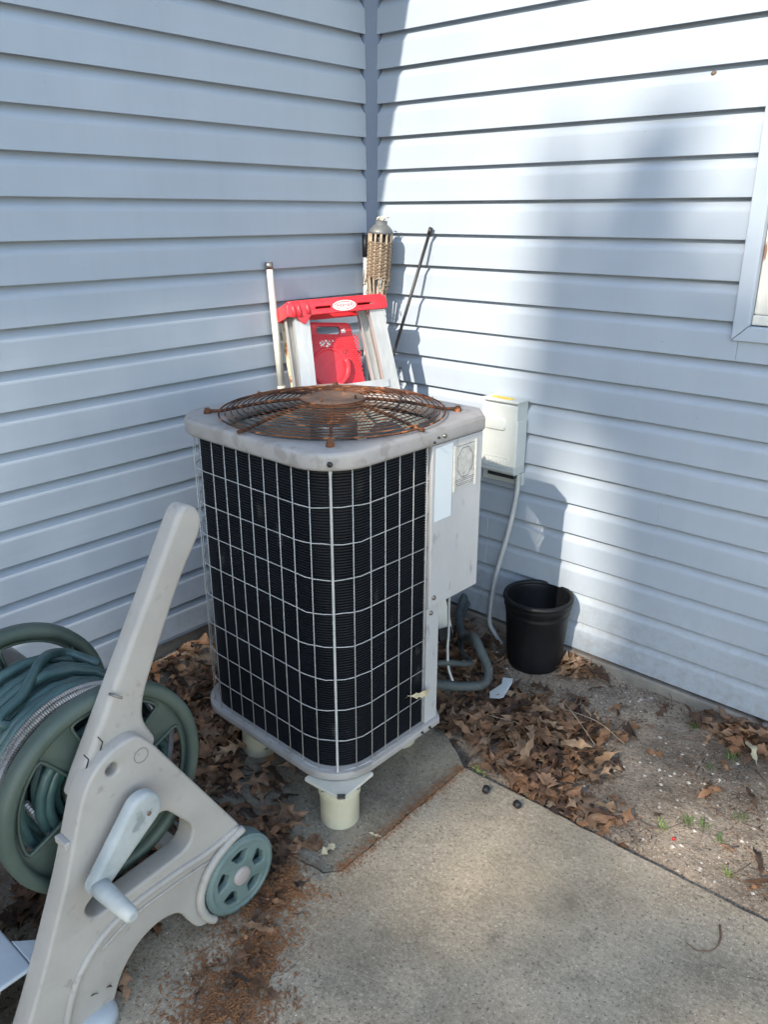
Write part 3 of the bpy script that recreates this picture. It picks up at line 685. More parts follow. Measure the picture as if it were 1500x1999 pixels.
for s_, w_ in prof:
    c_ = a+q*s_
    for u_, v_ in ((-1,-.5),(1,-.5),(1,.5),(.6,.9),(-.6,.9),(-1,.5)): mb.v.append(tuple(c_+side*u_*w_+nrm*v_*w_*.5))
for i in range(len(prof)-1):
    for k in range(6): mb.f.append([i*6+k,i*6+(k+1)%6,(i+1)*6+(k+1)%6,(i+1)*6+k]); mb.sm.append(False)
mb.f.append(list(range(6))); mb.sm.append(False); mb.f.append([len(prof)*6-6+k for k in range(6)]); mb.sm.append(False)
mb.build('bar_profile', M_['rpole'], rb, True)
br = thing('black_rod', 'thin black rod leaning on the sunlit siding right of the torch', 'rod', (.03,-.32,0))
a = Vector((.374,-.022,1.546)); b = Vector((.03,-.32,0)); d = b-a
MB().tube([a+d*t for t in (0,.2,.5,1)], .0062, 8).build('rod_shaft', M_['brod'], br, True)
MB().tube([a-d*.004, a+d*.012], .0082, 8).build('rod_tip', M_['brod'], br, True)
bs = thing('gray_stake', 'gray stake with a black end sleeve in the corner behind the torch', 'stake', (.082,-.060,0))
MB().tube([(.082,-.060,1.523),(.082,-.060,1.440)], .0125, 10).build('end_sleeve', M_['brod'], bs, True)
MB().tube([(.082,-.060,1.4395),(.084,-.062,0)], .0095, 10).build('stake_shaft', M_['conduit'], bs, True)

# torch
tt = Vector((.200,-.10,1.575)); tb = Vector((.095,-.115,0)); td = (tb-tt).normalized()
to = thing('bamboo_torch', 'weathered woven bamboo torch with gray cap standing in the corner', 'torch', tb)
Mt = Matrix.Translation(tt)@(-td).to_track_quat('Z','Y').to_matrix().to_4x4()
def tw_(p): return Mt@Vector(p)
mb = MB(); mb.lathe([(0,.0),(.022,.0),(.023,-.014),(.030,-.018),(.042,-.030),(.0465,-.038),(.0465,-.046),(.043,-.047),(0,-.047)], 28, Mt); mb.build('cap', M_['tcap'], to, True)
mb = MB()
r2 = random.Random(4)
for i in range(26):
    a = r2.random()*6.28; h = r2.random()*.012; rr_ = .008+r2.random()*.012
    mb.tube([tw_((.004*math.cos(a),.004*math.sin(a),-.004)), tw_((rr_*math.cos(a+.4),rr_*math.sin(a+.4),.006+h)), tw_((rr_*1.5*math.cos(a+.9),rr_*1.5*math.sin(a+.9),.002+h))], .0016, 4)
mb.build('wick', M_['wick'], to, True)
def trad(z):   # slat radius along the head
    if z > -.20: return .0425
    return max(.012, .0425-(-.20-z)*.16)
for i in range(12):
    a = 2*math.pi*i/12+.1; wdt = r2.uniform(.85,1.15)
    pts = [tw_((trad(z)*math.cos(a+.002*math.sin(z*40+i)), trad(z)*math.sin(a), z)) for z in (-.045,-.075,-.12,-.16,-.20,-.27,-.34,-.40)]
    MB().tube(pts, [.0046*wdt]*4+[.0044,.0042,.0038,.003], 6).build('slat', M_['bamboo'], to, True)
# woven band: strands going over and under the slats
for j in range(40):
    z = -.076-.126*j/39; pts = []
    for q in range(72):
        a = 2*math.pi*q/72+.1; ph = 12*(a-.1)/2
        rr_ = .0440+.0030*(1 if (j//2) % 2 else -1)*math.cos(6*(a-.1))+.0008*r2.uniform(-1,1)
        pts.append(tw_((rr_*math.cos(a), rr_*math.sin(a), z+.0014*r2.uniform(-1,1))))
    MB().tube(pts, .0022, 4, closed=True).build('woven_strand', M_['weave'], to, True)
for j in range(9):
    z = -.206-.012*j+r2.uniform(-.004,.004); pts = []
    a0 = r2.random()*6.28; n_ = r2.randint(12,30)
    for q in range(n_):
        a = a0+q*.2; rr_ = trad(z)+.006+.004*r2.uniform(-1,1)+(.012*(q/n_)**3 if j % 3 == 0 else 0); pts.append(tw_((rr_*math.cos(a), rr_*math.sin(a), z+q*r2.uniform(-.0018,.0012))))
    MB().tube(pts, .0019, 4).build('loose_strand', M_['bamboo'], to, True)
mb = MB(); mb.lathe([(0,-.05),(.030,-.05),(.034,-.065),(.034,-.2),(0,-.2)], 18, Mt); mb.build('fuel_can', M_['dark'], to, True)
MB().tube([tw_((0,0,-.36)), tb], [.0135,.0165], 10).build('pole', M_['bamboo'], to, True)

# step ladder: local frame x along the top, z up the rails, y towards the back
LT = Vector((.205,-.385,1.296))
ax = Vector((.40,.915,.035)).normalized(); back = Vector((-.93,.40,0)); lean = R(17)
upv = (Vector((0,0,1))*math.cos(lean)+back.normalized()*math.sin(lean)); upv = (upv-ax*upv.dot(ax)).normalized()
bk = upv.cross(ax).normalized()
LM = Matrix(((ax.x,bk.x,upv.x,LT.x),(ax.y,bk.y,upv.y,LT.y),(ax.z,bk.z,upv.z,LT.z),(0,0,0,1)))
lad = thing('step_ladder', 'folded aluminium step ladder with red plastic top leaning in the corner', 'step ladder', (LT-upv*1.30).to_tuple())
def lb(name, m, mb, parent=lad, bevel=0):
    me = mb.mesh(name); me.transform(LM); o = link(name, me, m, parent, True)
    if bevel: bev(o, bevel)
    return o
def lp(name, m, polys, th, bv, Mloc, parent=lad, sm=True):
    me = plate_mesh(name, polys, th, bv, LM@Mloc, 3); o = link(name, me, m, parent, True)
    return smooth(o, 40) if sm else o
HW = .193
# red top: tread with tool holes and cup, skirt front with slots and drooping ends
tp = lp('top', M_['red'], [rpoly([(-HW+.006,-.052),(HW-.006,-.052),(HW-.012,.072),(-HW+.012,.072)], .016, 5), rpoly([(-.05,-.012),(.06,-.012),(.06,.03),(-.05,.03)], .02, 6), circ(.010,16,(-.10,.0)), circ(.010,16,(.115,.02)), circ(.008,16,(-.145,.03))], .012, .005, Matrix.Translation((0,0,.004)))
mb = MB(); mb.box((-.062,-.022,-.024),(.072,.04,-.019)); lb('tool_well', M_['red'], mb, tp)
skirt = [(-HW,.002),(-HW-.004,-.044),(-HW+.03,-.050),(-HW+.045,-.066),(-HW+.058,-.076),(-HW+.072,-.062),(-HW+.085,-.046),(HW-.03,-.046),(HW+.002,-.046),(HW-.002,.002)]
slots = [rpoly([(-.088,-.026),(-.028,-.026),(-.028,-.019),(-.088,-.019)], .003, 3), rpoly([(.074,-.026),(.132,-.026),(.132,-.019),(.074,-.019)], .003, 3)]
Mfront = Matrix(((1,0,0,0),(0,0,-1,-.054),(0,1,0,0),(0,0,0,1)))
lp('front_skirt', M_['red'], [rpoly(skirt, [.012,.01,.008,.012,.012,.012,.01,.002,.014,.012], 5)]+slots, .009, .0035, Mfront, tp)
mb = MB(); mb.box((-HW-.003,-.05,-.044),(-HW+.006,.07,.004)); lb('end_skirt', M_['red'], mb, tp, .003)
mb = MB(); mb.box((HW-.007,-.05,-.044),(HW+.001,.07,.004)); lb('end_skirt', M_['red'], mb, tp, .003)
mb = MB(); mb.box((-HW+.008,.066,-.044),(HW-.01,.074,.003)); lb('rear_skirt', M_['red'], mb, tp, .003)
for xx in (-HW+.022,-HW+.042,-HW+.075): mb = MB(); mb.tube([(xx,-.0575,-.048 if xx < -HW+.06 else -.04),(xx,-.0585,-.02),(xx,-.056,.004)], [.009,.0075,.005], 8); lb('stiffening_bulge', M_['red'], mb, tp)
Mlogo = Matrix(((1,0,0,.022),(0,0,-1,-.0592),(0,1,0,-.0225),(0,0,0,1)))
def ell(a, b, n=36): return [(a*math.cos(2*math.pi*k/n), b*math.sin(2*math.pi*k/n)) for k in range(n)]
lg = lp('logo_oval', M_['logow'], [ell(.045,.0185), ell(.040,.0145)], .0022, 0, Mlogo, tp, False)
lp('logo_field', M_['logow'], [ell(.0365,.0118)], .0018, 0, Mlogo, tp, False)
tc = bpy.data.curves.new('logo_text', 'FONT'); tc.body = 'WERNER'; tc.size = .0165; tc.align_x = 'CENTER'; tc.align_y = 'CENTER'; tc.extrude = .0006
to_ = bpy.data.objects.new('logo_text', tc); COL.objects.link(to_); bpy.context.view_layer.update()
me = bpy.data.meshes.new_from_object(to_.evaluated_get(bpy.context.evaluated_depsgraph_get())); bpy.data.objects.remove(to_)
me.transform(LM@Mlogo@Matrix.Translation((0,0,.0013))); me.materials.clear(); link('logo_text', me, M_['logor'], tp, True)
def crail(x0, x1, y0, depth, width, open_dir, z1, name='rail'):
    """C channel from (x0, top) to (x1, z1)"""
    w2 = width/2; t = .0028; fl = depth
    sec = [(-w2,0),(w2,0),(w2,fl),(w2-t,fl),(w2-t,t),(w2*.35,t),(w2*.3,t*1.9),(-w2*.3,t*1.9),(-w2*.35,t),(-w2+t,t),(-w2+t,fl),(-w2,fl)]
    mb = MB(); n = len(sec)
    for xx, zz in ((x0,-.03),(x1,z1)):
        for a_, b_ in sec: mb.v.append((xx+a_, y0+b_*open_dir, zz))
    for k in range(n): mb.f.append([k,(k+1)%n,n+(k+1)%n,n+k]); mb.sm.append(False)
    mb.f.append(list(range(n))[::-1]); mb.sm.append(False); mb.f.append(list(range(n,2*n))); mb.sm.append(False)
    return lb(name, M_['alu'], mb)
ZB = -1.30
def xr(s, z): return s*(.148+(.23-.148)*(z/ZB))
crail(-.140, -.222, -.046, .024, .056, 1, ZB, 'front_rail'); crail(.150, .232, -.046, .024, .056, 1, ZB, 'front_rail')
crail(-.168, -.215, .026, -.022, .030, 1, ZB, 'rear_rail'); crail(.118, .200, .030, -.022, .032, 1, ZB, 'rear_rail')
for zz in (-.30,-.56,-.82,-1.08):
    hw2 = .150+.082*(-zz/1.3)-.026
    mb = MB(); mb.box((-hw2,-.050,zz-.003),(hw2+.01,.024,zz)); mb.box((-hw2,-.052,zz-.028),(hw2+.01,-.049,zz+.001)); mb.box((-hw2,.022,zz-.018),(hw2+.01,.025,zz)); lb('step', M_['alu'], mb)
for zz in (-.5,-.95): mb = MB(); mb.tube([(-.175,.04,zz),(.165,.04,zz)], .007, 8); lb('rear_brace', M_['alu'], mb)
for sx in (-1,1):
    mb = MB(); mb.box((sx*.225-.03,-.055,ZB-.02),(sx*.225+.03,-.015,ZB+.03)); lb('foot', M_['dark'], mb, bevel=.005)
mb = MB(); mb.tube([(.206,-.052,-.268),(.206,-.058,-.268)], .005, 8); lb('rivet', M_['dark'], mb)
# red pail shelf hanging folded behind the front rails
Msh = Matrix.Translation((-.008,.050,-.190))@Matrix(((1,0,0,0),(0,0,-1,0),(0,1,0,0),(0,0,0,1)))@Matrix.Rotation(R(-6),4,'Z')
so_ = rpoly([(-.115,-.115),(.125,-.115),(.072,.128),(-.10,.128)], .018, 6)
grip = rpoly([(-.062,.085),(.030,.085),(.030,.113),(-.062,.113)], .012, 5)
sh = lp('pail_shelf', M_['red'], [so_, grip, circ(.007,14,(.05,.02))], .014, .004, Msh)
me = MB().lathe([(.0,-.004),(.060,-.004),(.064,.006),(.072,.010),(.076,.004),(.076,-.004)], 40, Msh@Matrix.Translation((-.018,-.038,.004))).mesh('cup_ring'); me.transform(LM); link('cup_ring', me, M_['red'], sh, True)
mb = MB()
for i in range(-16,17):      # moulded diamond net
    for sg in (1,-1):
        pts = []
        for k in range(13):
            v_ = -.108+.19*k/12; u_ = i*.0145+sg*(v_+.02)
            lim = .118-.22*(v_+.115)*.22
            if abs(u_) < lim and (u_+.018)**2+(v_+.038)**2 > .078**2: pts.append(Msh@Vector((u_,v_,.0085)))
            else:
                if len(pts) > 1: mb.tube(pts, .0019, 4, smooth=False)
                pts = []
        if len(pts) > 1: mb.tube(pts, .0019, 4, smooth=False)
o = lb('shelf_net', M_['red'], mb, sh); o['kind'] = 'stuff'
ar = [(.074*math.cos(t)-.018, .074*math.sin(t)-.038) for t in [R(-75+105*k/14) for k in range(15)]]+[(.050*math.cos(t)-.010, .052*math.sin(t)-.042) for t in [R(30-105*k/14) for k in range(15)]]
lp('hook_flap', M_['red'], [ar], .022, .004, Msh@Matrix.Translation((0,0,.018)), sh)
r5 = random.Random(11)
for cx_, cy_, rx_, ry_ in ((-.045,.050,.012,.010),(-.030,.056,.014,.009),(-.016,.052,.009,.008),(-.004,.060,.006,.004),(-.026,.040,.006,.005),(.042,.096,.009,.010)):
    bl_ = [(cx_+rx_*(1+r5.uniform(-.5,.3))*math.cos(t), cy_+ry_*(1+r5.uniform(-.5,.3))*math.sin(t)) for t in [2*math.pi*k/22 for k in range(22)]]
    lp('paint_splat', M_['paintchip'], [bl_], .0012, .0003, Msh@Matrix.Translation((0,0,.0078)), sh, False)

# ------------------------------------------------------------------ hose reel cart (side plates face +x)
cart = thing('hose_reel_cart', 'taupe and green plastic hose reel cart with crank and tall handle', 'hose reel', (1.0,-1.87,0))
outline = [(-1.838,.628),(-1.806,.588),(-1.61,.252),(-1.600,.232),(-1.650,.219),(-1.700,.188),(-1.728,.145),(-1.735,.100),(-1.722,.058),(-1.700,.036),(-1.712,.026),(-1.745,.034),(-1.768,.075),(-1.790,.124),(-1.845,.138),(-1.897,.122),(-1.943,.078),(-1.968,.02),(-1.985,.001),(-2.175,.001),(-2.190,.03),(-2.137,.135),(-2.089,.239),(-2.023,.394),(-1.968,.553),(-1.935,.600),(-1.888,.624)]
orad = [.02,.02,.01,.012,.03,.03,.03,.03,.02,.006,.006,.02,.03,.03,.03,.03,.03,.01,.006,.02,.02,.03,.04,.04,.03,.03,.02]
hole = rpoly([(-1.80,.420),(-1.728,.322),(-1.748,.276),(-1.985,.262),(-2.003,.300)], [.03,.03,.03,.02,.02], 6)
thru = circ(.0135, 18, (-1.899,.579))
def side_plate(x0, x1, name):
    me = plate_mesh(name, [rpoly(outline, orad, 4), hole, thru], x1-x0, .007, MYZ((x0+x1)/2), 3)
    return smooth(link(name, me, M_['taupe'], cart, True), 40)
sp1 = side_plate(.985, 1.040, 'side_frame'); sp2 = side_plate(.455, .505, 'side_frame')
# moulded band running from the wheel arch down to the foot, and the arch lip
band_pts = [(-1.612,.243),(-1.70,.232),(-1.80,.236),(-1.90,.232),(-1.98,.205),(-2.04,.145),(-2.075,.06),(-2.085,.004)]
bp3 = spl([(1.041,y,z) for y,z in band_pts], 6)
MB().tube(bp3, [.006]+[.0085]*(len(bp3)-2)+[.006], 8).build('moulded_rib', M_['taupe'], sp1, True)
MB().tube(spl([(1.041,y,z-.028) for y,z in band_pts[1:5]], 6), .004, 6).build('moulded_rib', M_['taupe'], sp1, True)
lip = spl([(1.046,y,z) for y,z in [(-1.602,.234),(-1.652,.221),(-1.702,.190),(-1.731,.146),(-1.738,.100),(-1.725,.058),(-1.705,.034)]], 6)
MB().tube(lip, .0105, 8).build('wheel_arch_lip', M_['taupe'], sp1, True)
link('round_mark', plate_mesh('round_mark', [circ(.0165,28,(-1.835,.576)), circ(.0152,28,(-1.835,.576))], .001, 0, MYZ(1.0404)), M_['ink'], sp1, True)
mb = MB(); mb.box((.99,-2.012,.450),(1.03,-1.998,.466)); mb.build('latch_tab', M_['taupe'], sp1, True, .003)
# foot pad at the front
mb = MB(); mb.lathe([(0,.03),(.03,.03),(.042,.02),(.045,.0),(0,0)], 24, Matrix.Translation((1.035,-2.01,.001))); mb.build('foot_pad', M_['bluegray'], cart, True)
# handle arm
hd = [(-1.985,.530),(-1.968,.566),(-1.682,1.045),(-1.664,1.056),(-1.638,1.044),(-1.626,1.020),(-1.634,.988),(-1.691,.906),(-1.760,.776),(-1.806,.684),(-1.816,.630),(-1.79,.57),(-1.83,.50)]
hrad = [.01,.03,.03,.012,.02,.012,.03,.05,.05,.05,.03,.01,.01]
han = smooth(link('handle', plate_mesh('handle', [rpoly(hd, hrad, 6)], .050, .012, MYZ(.997), 4), M_['taupe'], cart, True), 40)
han.location.x -= .010; han.location.y += .012
screw(1.0095+.001, -1.868, .725, (1,0,0), .006, None) if False else None
mb = MB(); mb.tube([(1.008,-1.868,.724),(1.030,-1.853,.716)], .0028, 6); mb.build('pin', M_['screw'], han, True)
for y_, z_ in ((-1.905,.628),(-1.938,.606)): mb = MB(); mb.tube([(1.012,y_,z_-.015),(1.022,y_+.003,z_+.01),(1.020,y_-.004,z_+.024)], .0014, 5); mb.build('wire_tie', M_['brod'], han, True)
# base crosspiece: shelf and ribbed front
mb = MB(); mb.box((.50,-2.165,.190),(.99,-2.098,.200)); shf = mb.build('base_shelf', M_['bluegray'], cart, True, .004)
link('gusset', plate_mesh('gusset', [[(.988,-2.097),(.988,-2.01),(.90,-2.097)]], .010, .002, Matrix.Translation((0,0,.195))), M_['bluegray'], cart, True)
mb = MB(); pr = [(-2.166,.200),(-2.171,.195),(-2.176,.165)]
for k in range(4): pr += [(-2.178-.010*k,.158-.036*k),(-2.171-.010*k,.153-.036*k),(-2.173-.010*k,.143-.036*k),(-2.182-.010*k,.139-.036*k)]
pr += [(-2.225,.004),(-2.21,.004),(-2.160,.188)]
vs = [(x,y,z) for x in (.506,.984) for y,z in pr]; n = len(pr)
mb.add(vs, [tuple(range(n)),tuple(range(n,2*n))]+[(i,(i+1)%n,n+(i+1)%n,n+i) for i in range(n)]); mb.build('ribbed_front', M_['bluegray'], cart, True, .0015)
mb = MB(); mb.box((.506,-1.70,.10),(.984,-1.66,.13)); mb.build('rear_bar', M_['taupe'], cart, True, .004)
mb = MB(); mb.tube([(.44,-1.62,.107),(1.03,-1.62,.107)], .008, 10); mb.build('axle', M_['screw'], cart, True)
# wheels
def wheel(x, flip):
    t = bpy.data.objects.new('wheel', None); COL.objects.link(t); t.parent = cart; t.location = Vector((x,-1.620,.107))-cart.location
    ws = []
    for i in range(5):
        a0 = R(72*i+18); A = R(23); sk = R(10)
        ws.append(rpoly([(.041*math.cos(a0-A*.7),.041*math.sin(a0-A*.7)),(.070*math.cos(a0-A+sk*.2),.070*math.sin(a0-A+sk*.2)),(.073*math.cos(a0),.073*math.sin(a0)),(.070*math.cos(a0+A),.070*math.sin(a0+A)),(.041*math.cos(a0+A*.5),.041*math.sin(a0+A*.5))], .006, 4))
    me = plate_mesh('rim', [circ(.089,56)]+ws, .020, .003, MYZ(.012*flip), 2); smooth(link('rim', me, M_['wheelg'], t), 40)
    me = plate_mesh('rim_back', [circ(.086,40)], .006, 0, MYZ(-.014*flip)); link('rim_back', me, M_['wheelg'], t)
    Mx = Matrix.Rotation(R(90),4,'Y')
    mb = MB(); mb.lathe([(.083,.022),(.088,.025),(.097,.022),(.1005,.014),(.1005,-.024),(.094,-.028),(.082,-.026)], 72, Mx); ty = mb.build('tyre', M_['wheelg'], t)
    mb = MB()
    for k in range(72):
        a = 2*math.pi*k/72; c_, s_ = math.cos(a), math.sin(a); tn = Vector((0,-s_,c_)); rd = Vector((0,c_,s_))
        # y,z plane
        tn = Vector((0,-s_,c_)); rd = Vector((0,c_,s_))
        p0 = rd*.0905+Vector((.0245*flip,0,0)); p1 = rd*.1005+Vector((.016*flip,0,0)); p2 = rd*.1025+Vector((-.024*flip,0,0)); p3 = rd*.094+Vector((-.02*flip,0,0)); h = tn*.0022
        mb.add([p0-h,p0+h,p1+h+rd*.002,p1-h+rd*.002,p2-h,p2+h,p1+tn*.0045,p1-tn*.0045], [(0,1,2,3),(3,2,5,4),(1,6,2),(0,3,7),(2,6,5),(3,4,7)])
    o = mb.build('tread', M_['wheelg'], ty); o['kind'] = 'stuff'
    mb = MB(); mb.lathe([(0,.029*1),(.019,.029),(.0235,.026),(.0245,.02),(.0245,.0)], 30, Mx if flip > 0 else Matrix.Rotation(R(-90),4,'Y')); mb.build('hub_cap', M_['hubcap'], t)
wheel(1.030, 1); wheel(.44, -1)
# crank
ck = bpy.data.objects.new('crank', None); COL.objects.link(ck); ck.parent = cart; ck.location = Vector((1.07,-1.865,.470))-cart.location
piv = Vector((-1.868,.482)); elb = Vector((-1.982,.376))
u = (elb-piv).normalized(); v = Vector((-u.y,u.x))
arm = []
for k in range(15):
    a = R(90-180*k/14); q = piv-u*math.cos(a)*.040+v*math.sin(a)*.040; arm.append((q.x,q.y))
for k in range(9):
    a = R(-90+180*k/8); q = elb+u*math.cos(a)*.021+v*math.sin(a)*.021; arm.append((q.x,q.y))
me = plate_mesh('arm', [arm], .032, .010, MYZ(1.073), 4); o = smooth(link('arm', me, M_['crank'], ck, True), 50)
mb = MB(); mb.lathe([(0,.008),(.0046,.008),(.005,.004),(.005,0)], 10, Matrix.Translation((1.083,-1.862,.476))@Matrix.Rotation(R(90),4,'Y')); mb.build('pivot_screw', M_['rusthub'], ck, True)
mb = MB(); g0 = Vector((1.075,elb.x,elb.y)); mb.tube([g0, g0+Vector((.03,0,0)), g0+Vector((.09,.002,-.002)), g0+Vector((.112,.003,-.003)), g0+Vector((.119,.003,-.003))], [.0205,.0195,.0165,.0150,.009], 14); mb.build('grip', M_['crank'], ck, True)
mb = MB(); mb.tube([(.56,-1.868,.473),(1.07,-1.868,.473)], .016, 14); mb.build('shaft', M_['green'], cart, True)
# reel drum and flanges
AXY, AXZ = -1.870, .473
def flange(x, s, rot):
    hs = []
    for i in range(4):
        a0 = R(rot+90*i); A = R(33); pts = []
        for k in range(9): t = a0-A+2*A*k/8; pts.append((.190*math.cos(t),.190*math.sin(t)))
        for k in range(5): t = a0+A*.75-1.5*A*k/4; pts.append((.072*math.cos(t),.072*math.sin(t)))
        hs.append(rpoly(pts, .012, 2))
    me = plate_mesh('reel_flange', [circ(.206,72)]+hs, .008, .002, Matrix.Translation((0,AXY,AXZ))@MYZ(x), 1)
    f = smooth(link('reel_flange', me, M_['green'], cart, True), 40)
    Mx = Matrix.Translation((x,AXY,AXZ))@Matrix.Rotation(R(90),4,'Y')
    mb = MB(); mb.lathe([(.200,-.004),(.200,.016*s),(.208,.022*s),(.224,.020*s),(.230,.010*s),(.230,-.012*s),(.224,-.016*s),(.206,-.010*s)], 72, Mx, closed=True); mb.build('flange_rim', M_['green'], f, True)
    mb = MB(); mb.lathe([(.066,-.006*s),(.066,.014*s),(.060,.020*s),(.03,.020*s)], 40, Mx); mb.build('flange_hub', M_['green'], f, True)
    for i in range(4):      # raised rims round the openings
        pl = [Vector((x+.005*s, AXY+p[0], AXZ+p[1])) for p in hs[i]]
        MB().tube(pl, .0042, 5, closed=True).build('opening_rim', M_['green'], f, True)
    return f
f1 = flange(.945, 1, 75); f2 = flange(.562, 1, 62)
for i in range(4):          # curved ribs on the far flange
    for k in range(3):
        a = R(62+45+90*i-16+k*13); pts = [(.572, AXY+r*math.cos(a+(r-.07)*1.6), AXZ+r*math.sin(a+(r-.07)*1.6)) for r in (.07,.10,.13,.16,.20)]
        MB().tube(pts, .004, 5).build('flange_rib', M_['green'], f2, True)
mb = MB(); mb.lathe([(.075,.0),(.075,.376)], 40, Matrix.Translation((.566,AXY,AXZ))@Matrix.Rotation(R(90),4,'Y')); mb.build('drum', M_['green'], cart, True)
# hoses on the reel
ho = thing('garden_hose', 'dark green garden hose wound on the reel', 'hose', (.75,-1.87,.30))
r6 = random.Random(21); pts = []
layers = [(.092,.588,.925,13),(.116,.925,.592,12),(.140,.595,.92,11),(.163,.915,.61,8),(.183,.62,.86,5)]
for rad, xa, xb, turns in layers:
    n = turns*20; ph = r6.random()*6
    for k in range(n):
        t = k/n; a = -2*math.pi*turns*t
        wob = .006*math.sin(a*.37+ph)+.004*math.sin(a*.91+ph*2)
        pts.append((xa+(xb-xa)*t+.010*math.sin(a*.5+ph)+.006*math.sin(a*1.3), AXY+(rad+wob)*math.cos(a), AXZ+(rad+wob)*math.sin(a)))
MB().tube(pts, .0118, 8).build('hose_coil', M_['hose'], ho, True)
e0 = Vector(pts[-1])
MB().tube(spl([e0, (.80,-1.99,.62),(.77,-1.93,.655),(.70,-1.85,.672),(.64,-1.77,.63),(.70,-1.72,.60)], 8), .012, 8).build('loose_hose_end', M_['hose'], ho, True)
sh_ = thing('steel_hose', 'ribbed stainless steel hose wrapped over the green hose', 'hose', (.90,-1.87,.30))
pts = []; rads = []
turns = 2.6; n = 1300
for k in range(n):
    t = k/n; a = R(140)-2*math.pi*turns*t; rad = .196+.004*math.sin(a*1.3)-.03*max(0,(t-.75))*2
    pts.append((.905-.05*t+.012*math.sin(a*.7), AXY+rad*math.cos(a), AXZ+rad*math.sin(a))); rads.append(.0092 if k % 2 else .0066)
MB().tube(pts, rads, 8, smooth=False).build('steel_coil', M_['steel'], sh_, True)
pts = spl([(.90,-2.02,.50),(.915,-1.99,.42),(.905,-1.965,.35),(.90,-1.985,.30),(.90,-2.02,.285),(.89,-2.05,.32)], 24); rads = [.0092 if k % 2 else .0066 for k in range(len(pts))]
MB().tube(pts, rads, 8, smooth=False).build('steel_end', M_['steel'], sh_, True)

# ------------------------------------------------------------------ litter on the ground
def leaf_mesh(seed, L=.130):
    r = random.Random(seed)
    kind = seed % 4
    side = [(0,.010),(.13,.022),(.24,.10),(.37,.30),(.355,.15),(.42,.06),(.50,.13),(.66,.35),(.62,.17),(.67,.065),(.74,.11),(.89,.22),(.855,.11),(.90,.05),(1,0.002)]
    if kind == 1:     # narrow, shallow lobes
        side = [(0,.008),(.12,.025),(.22,.09),(.30,.15),(.34,.11),(.40,.10),(.48,.17),(.56,.19),(.60,.13),(.66,.12),(.73,.17),(.80,.15),(.86,.09),(.93,.05),(1,.002)]
    if kind == 3:     # broken half leaf with a ragged end
        side = [(0,.010),(.10,.03),(.18,.12),(.28,.28),(.29,.16),(.34,.09),(.40,.14),(.48,.33),(.50,.22),(.52,.16),(.56,.20),(.60,.11),(.58,.07),(.62,.05),(.63,.01)]
    tm = [i/14*(1 if kind != 3 else .63) for i in range(15)]
    wk = r.uniform(.45,.8); bend = r.uniform(-.22,.42); cup = r.uniform(-.9,1.7); tw = r.uniform(-.9,.9); kx = r.uniform(-.25,.25)
    def P(x, y):
        z = bend*math.sin(math.pi*x)*.45+cup*y*y+tw*y*(x-.4)+.030*math.sin(x*14+y*9+seed)
        return (x*L-.5*L, (y+kx*(x-.5)**2)*L, z*L)
    v = [P(t,0) for t in tm]
    for sg in (1,-1):
        js = [(min(max(x+r.uniform(-.02,.02),0),1), y*wk*r.uniform(.8,1.2)) for x,y in side]
        v += [P(x, sg*max(y,.004)) for x,y in js]
    f = []
    for k in range(14):
        f.append([k,k+1,15+k+1,15+k]); f.append([k+1,k,30+k,30+k+1])
    # stalk
    n = len(v); v += [(-.5*L,.003*L,0),(-.5*L,-.003*L,0),(-.66*L,0,.02*L)]; f.append([n,n+1,n+2])
    me = bpy.data.meshes.new('oak_leaf'); me.from_pydata(v, [], f); me.update(); me.polygons.foreach_set('use_smooth', [True]*len(f)); me.materials.append(M_['leafo'])
    return me
LV = [leaf_mesh(i) for i in range(24)]
def clear(x, y):
    if math.hypot(x-.99, y+.118) < .13: return False
    for a_, b_ in ((1.010,-1.235),(.595,-1.165),(.905,-.845),(.52,-.72)):
        if math.hypot(x-a_, y-b_) < .085: return False
    return x > .03 and y < -.045
# zones: name, centre, radii, heap height, individuals, litter, label
zones = [
 ('A', (1.24,-.53), (.25,.20), .06, 92, 300, 'brown dry oak leaf in the heap between air conditioner and bare soil', 'leaves heaped beside the air conditioner'),
 ('A2', (1.03,-.62), (.14,.14), .03, 16, 110, 'brown dry oak leaf at the right foot of the air conditioner', 'leaves at the right foot of the air conditioner'),
 ('B', (.76,-.30), (.24,.20), .03, 34, 190, 'brown dry oak leaf behind the air conditioner, left of the black pot', 'leaves behind the air conditioner'),
 ('C', (1.80,-.11), (.20,.085), .03, 30, 70, 'brown dry oak leaf lying against the siding at the right edge', 'leaves at the right edge'),
 ('D', (1.15,-.085), (.085,.045), .025, 12, 30, 'brown dry oak leaf tucked against the siding right of the black pot', 'leaves right of the pot'),
 ('E', (.38,-1.22), (.38,.45), .035, 78, 760, 'brown dry oak leaf on the shaded ground between reel and left wall', 'leaves left of the air conditioner'),
 ('F', (.70,-1.80), (.24,.22), .02, 26, 230, 'dark dry oak leaf lying under the hose reel', 'leaves under the hose reel'),
 ('H', (1.38,-.755), (.26,.05), .012, 14, 60, 'brown dry oak leaf lying along the soil edge of the concrete walk', 'leaves along the walk edge'),
 ('G', (.90,-1.48), (.13,.15), .015, 8, 80, 'dry oak leaf lying behind the hose reel wheel', 'leaves behind the reel wheel'),
]
lit_v, lit_f, lit_t = [], [], []
def add_litter(me, Mx, tint):
    n = len(lit_v)
    for vv in me.vertices: lit_v.append(tuple(Mx@vv.co)); lit_t.append(tint)
    for p in me.polygons: lit_f.append([i+n for i in p.vertices])
rl_ = random.Random(99)
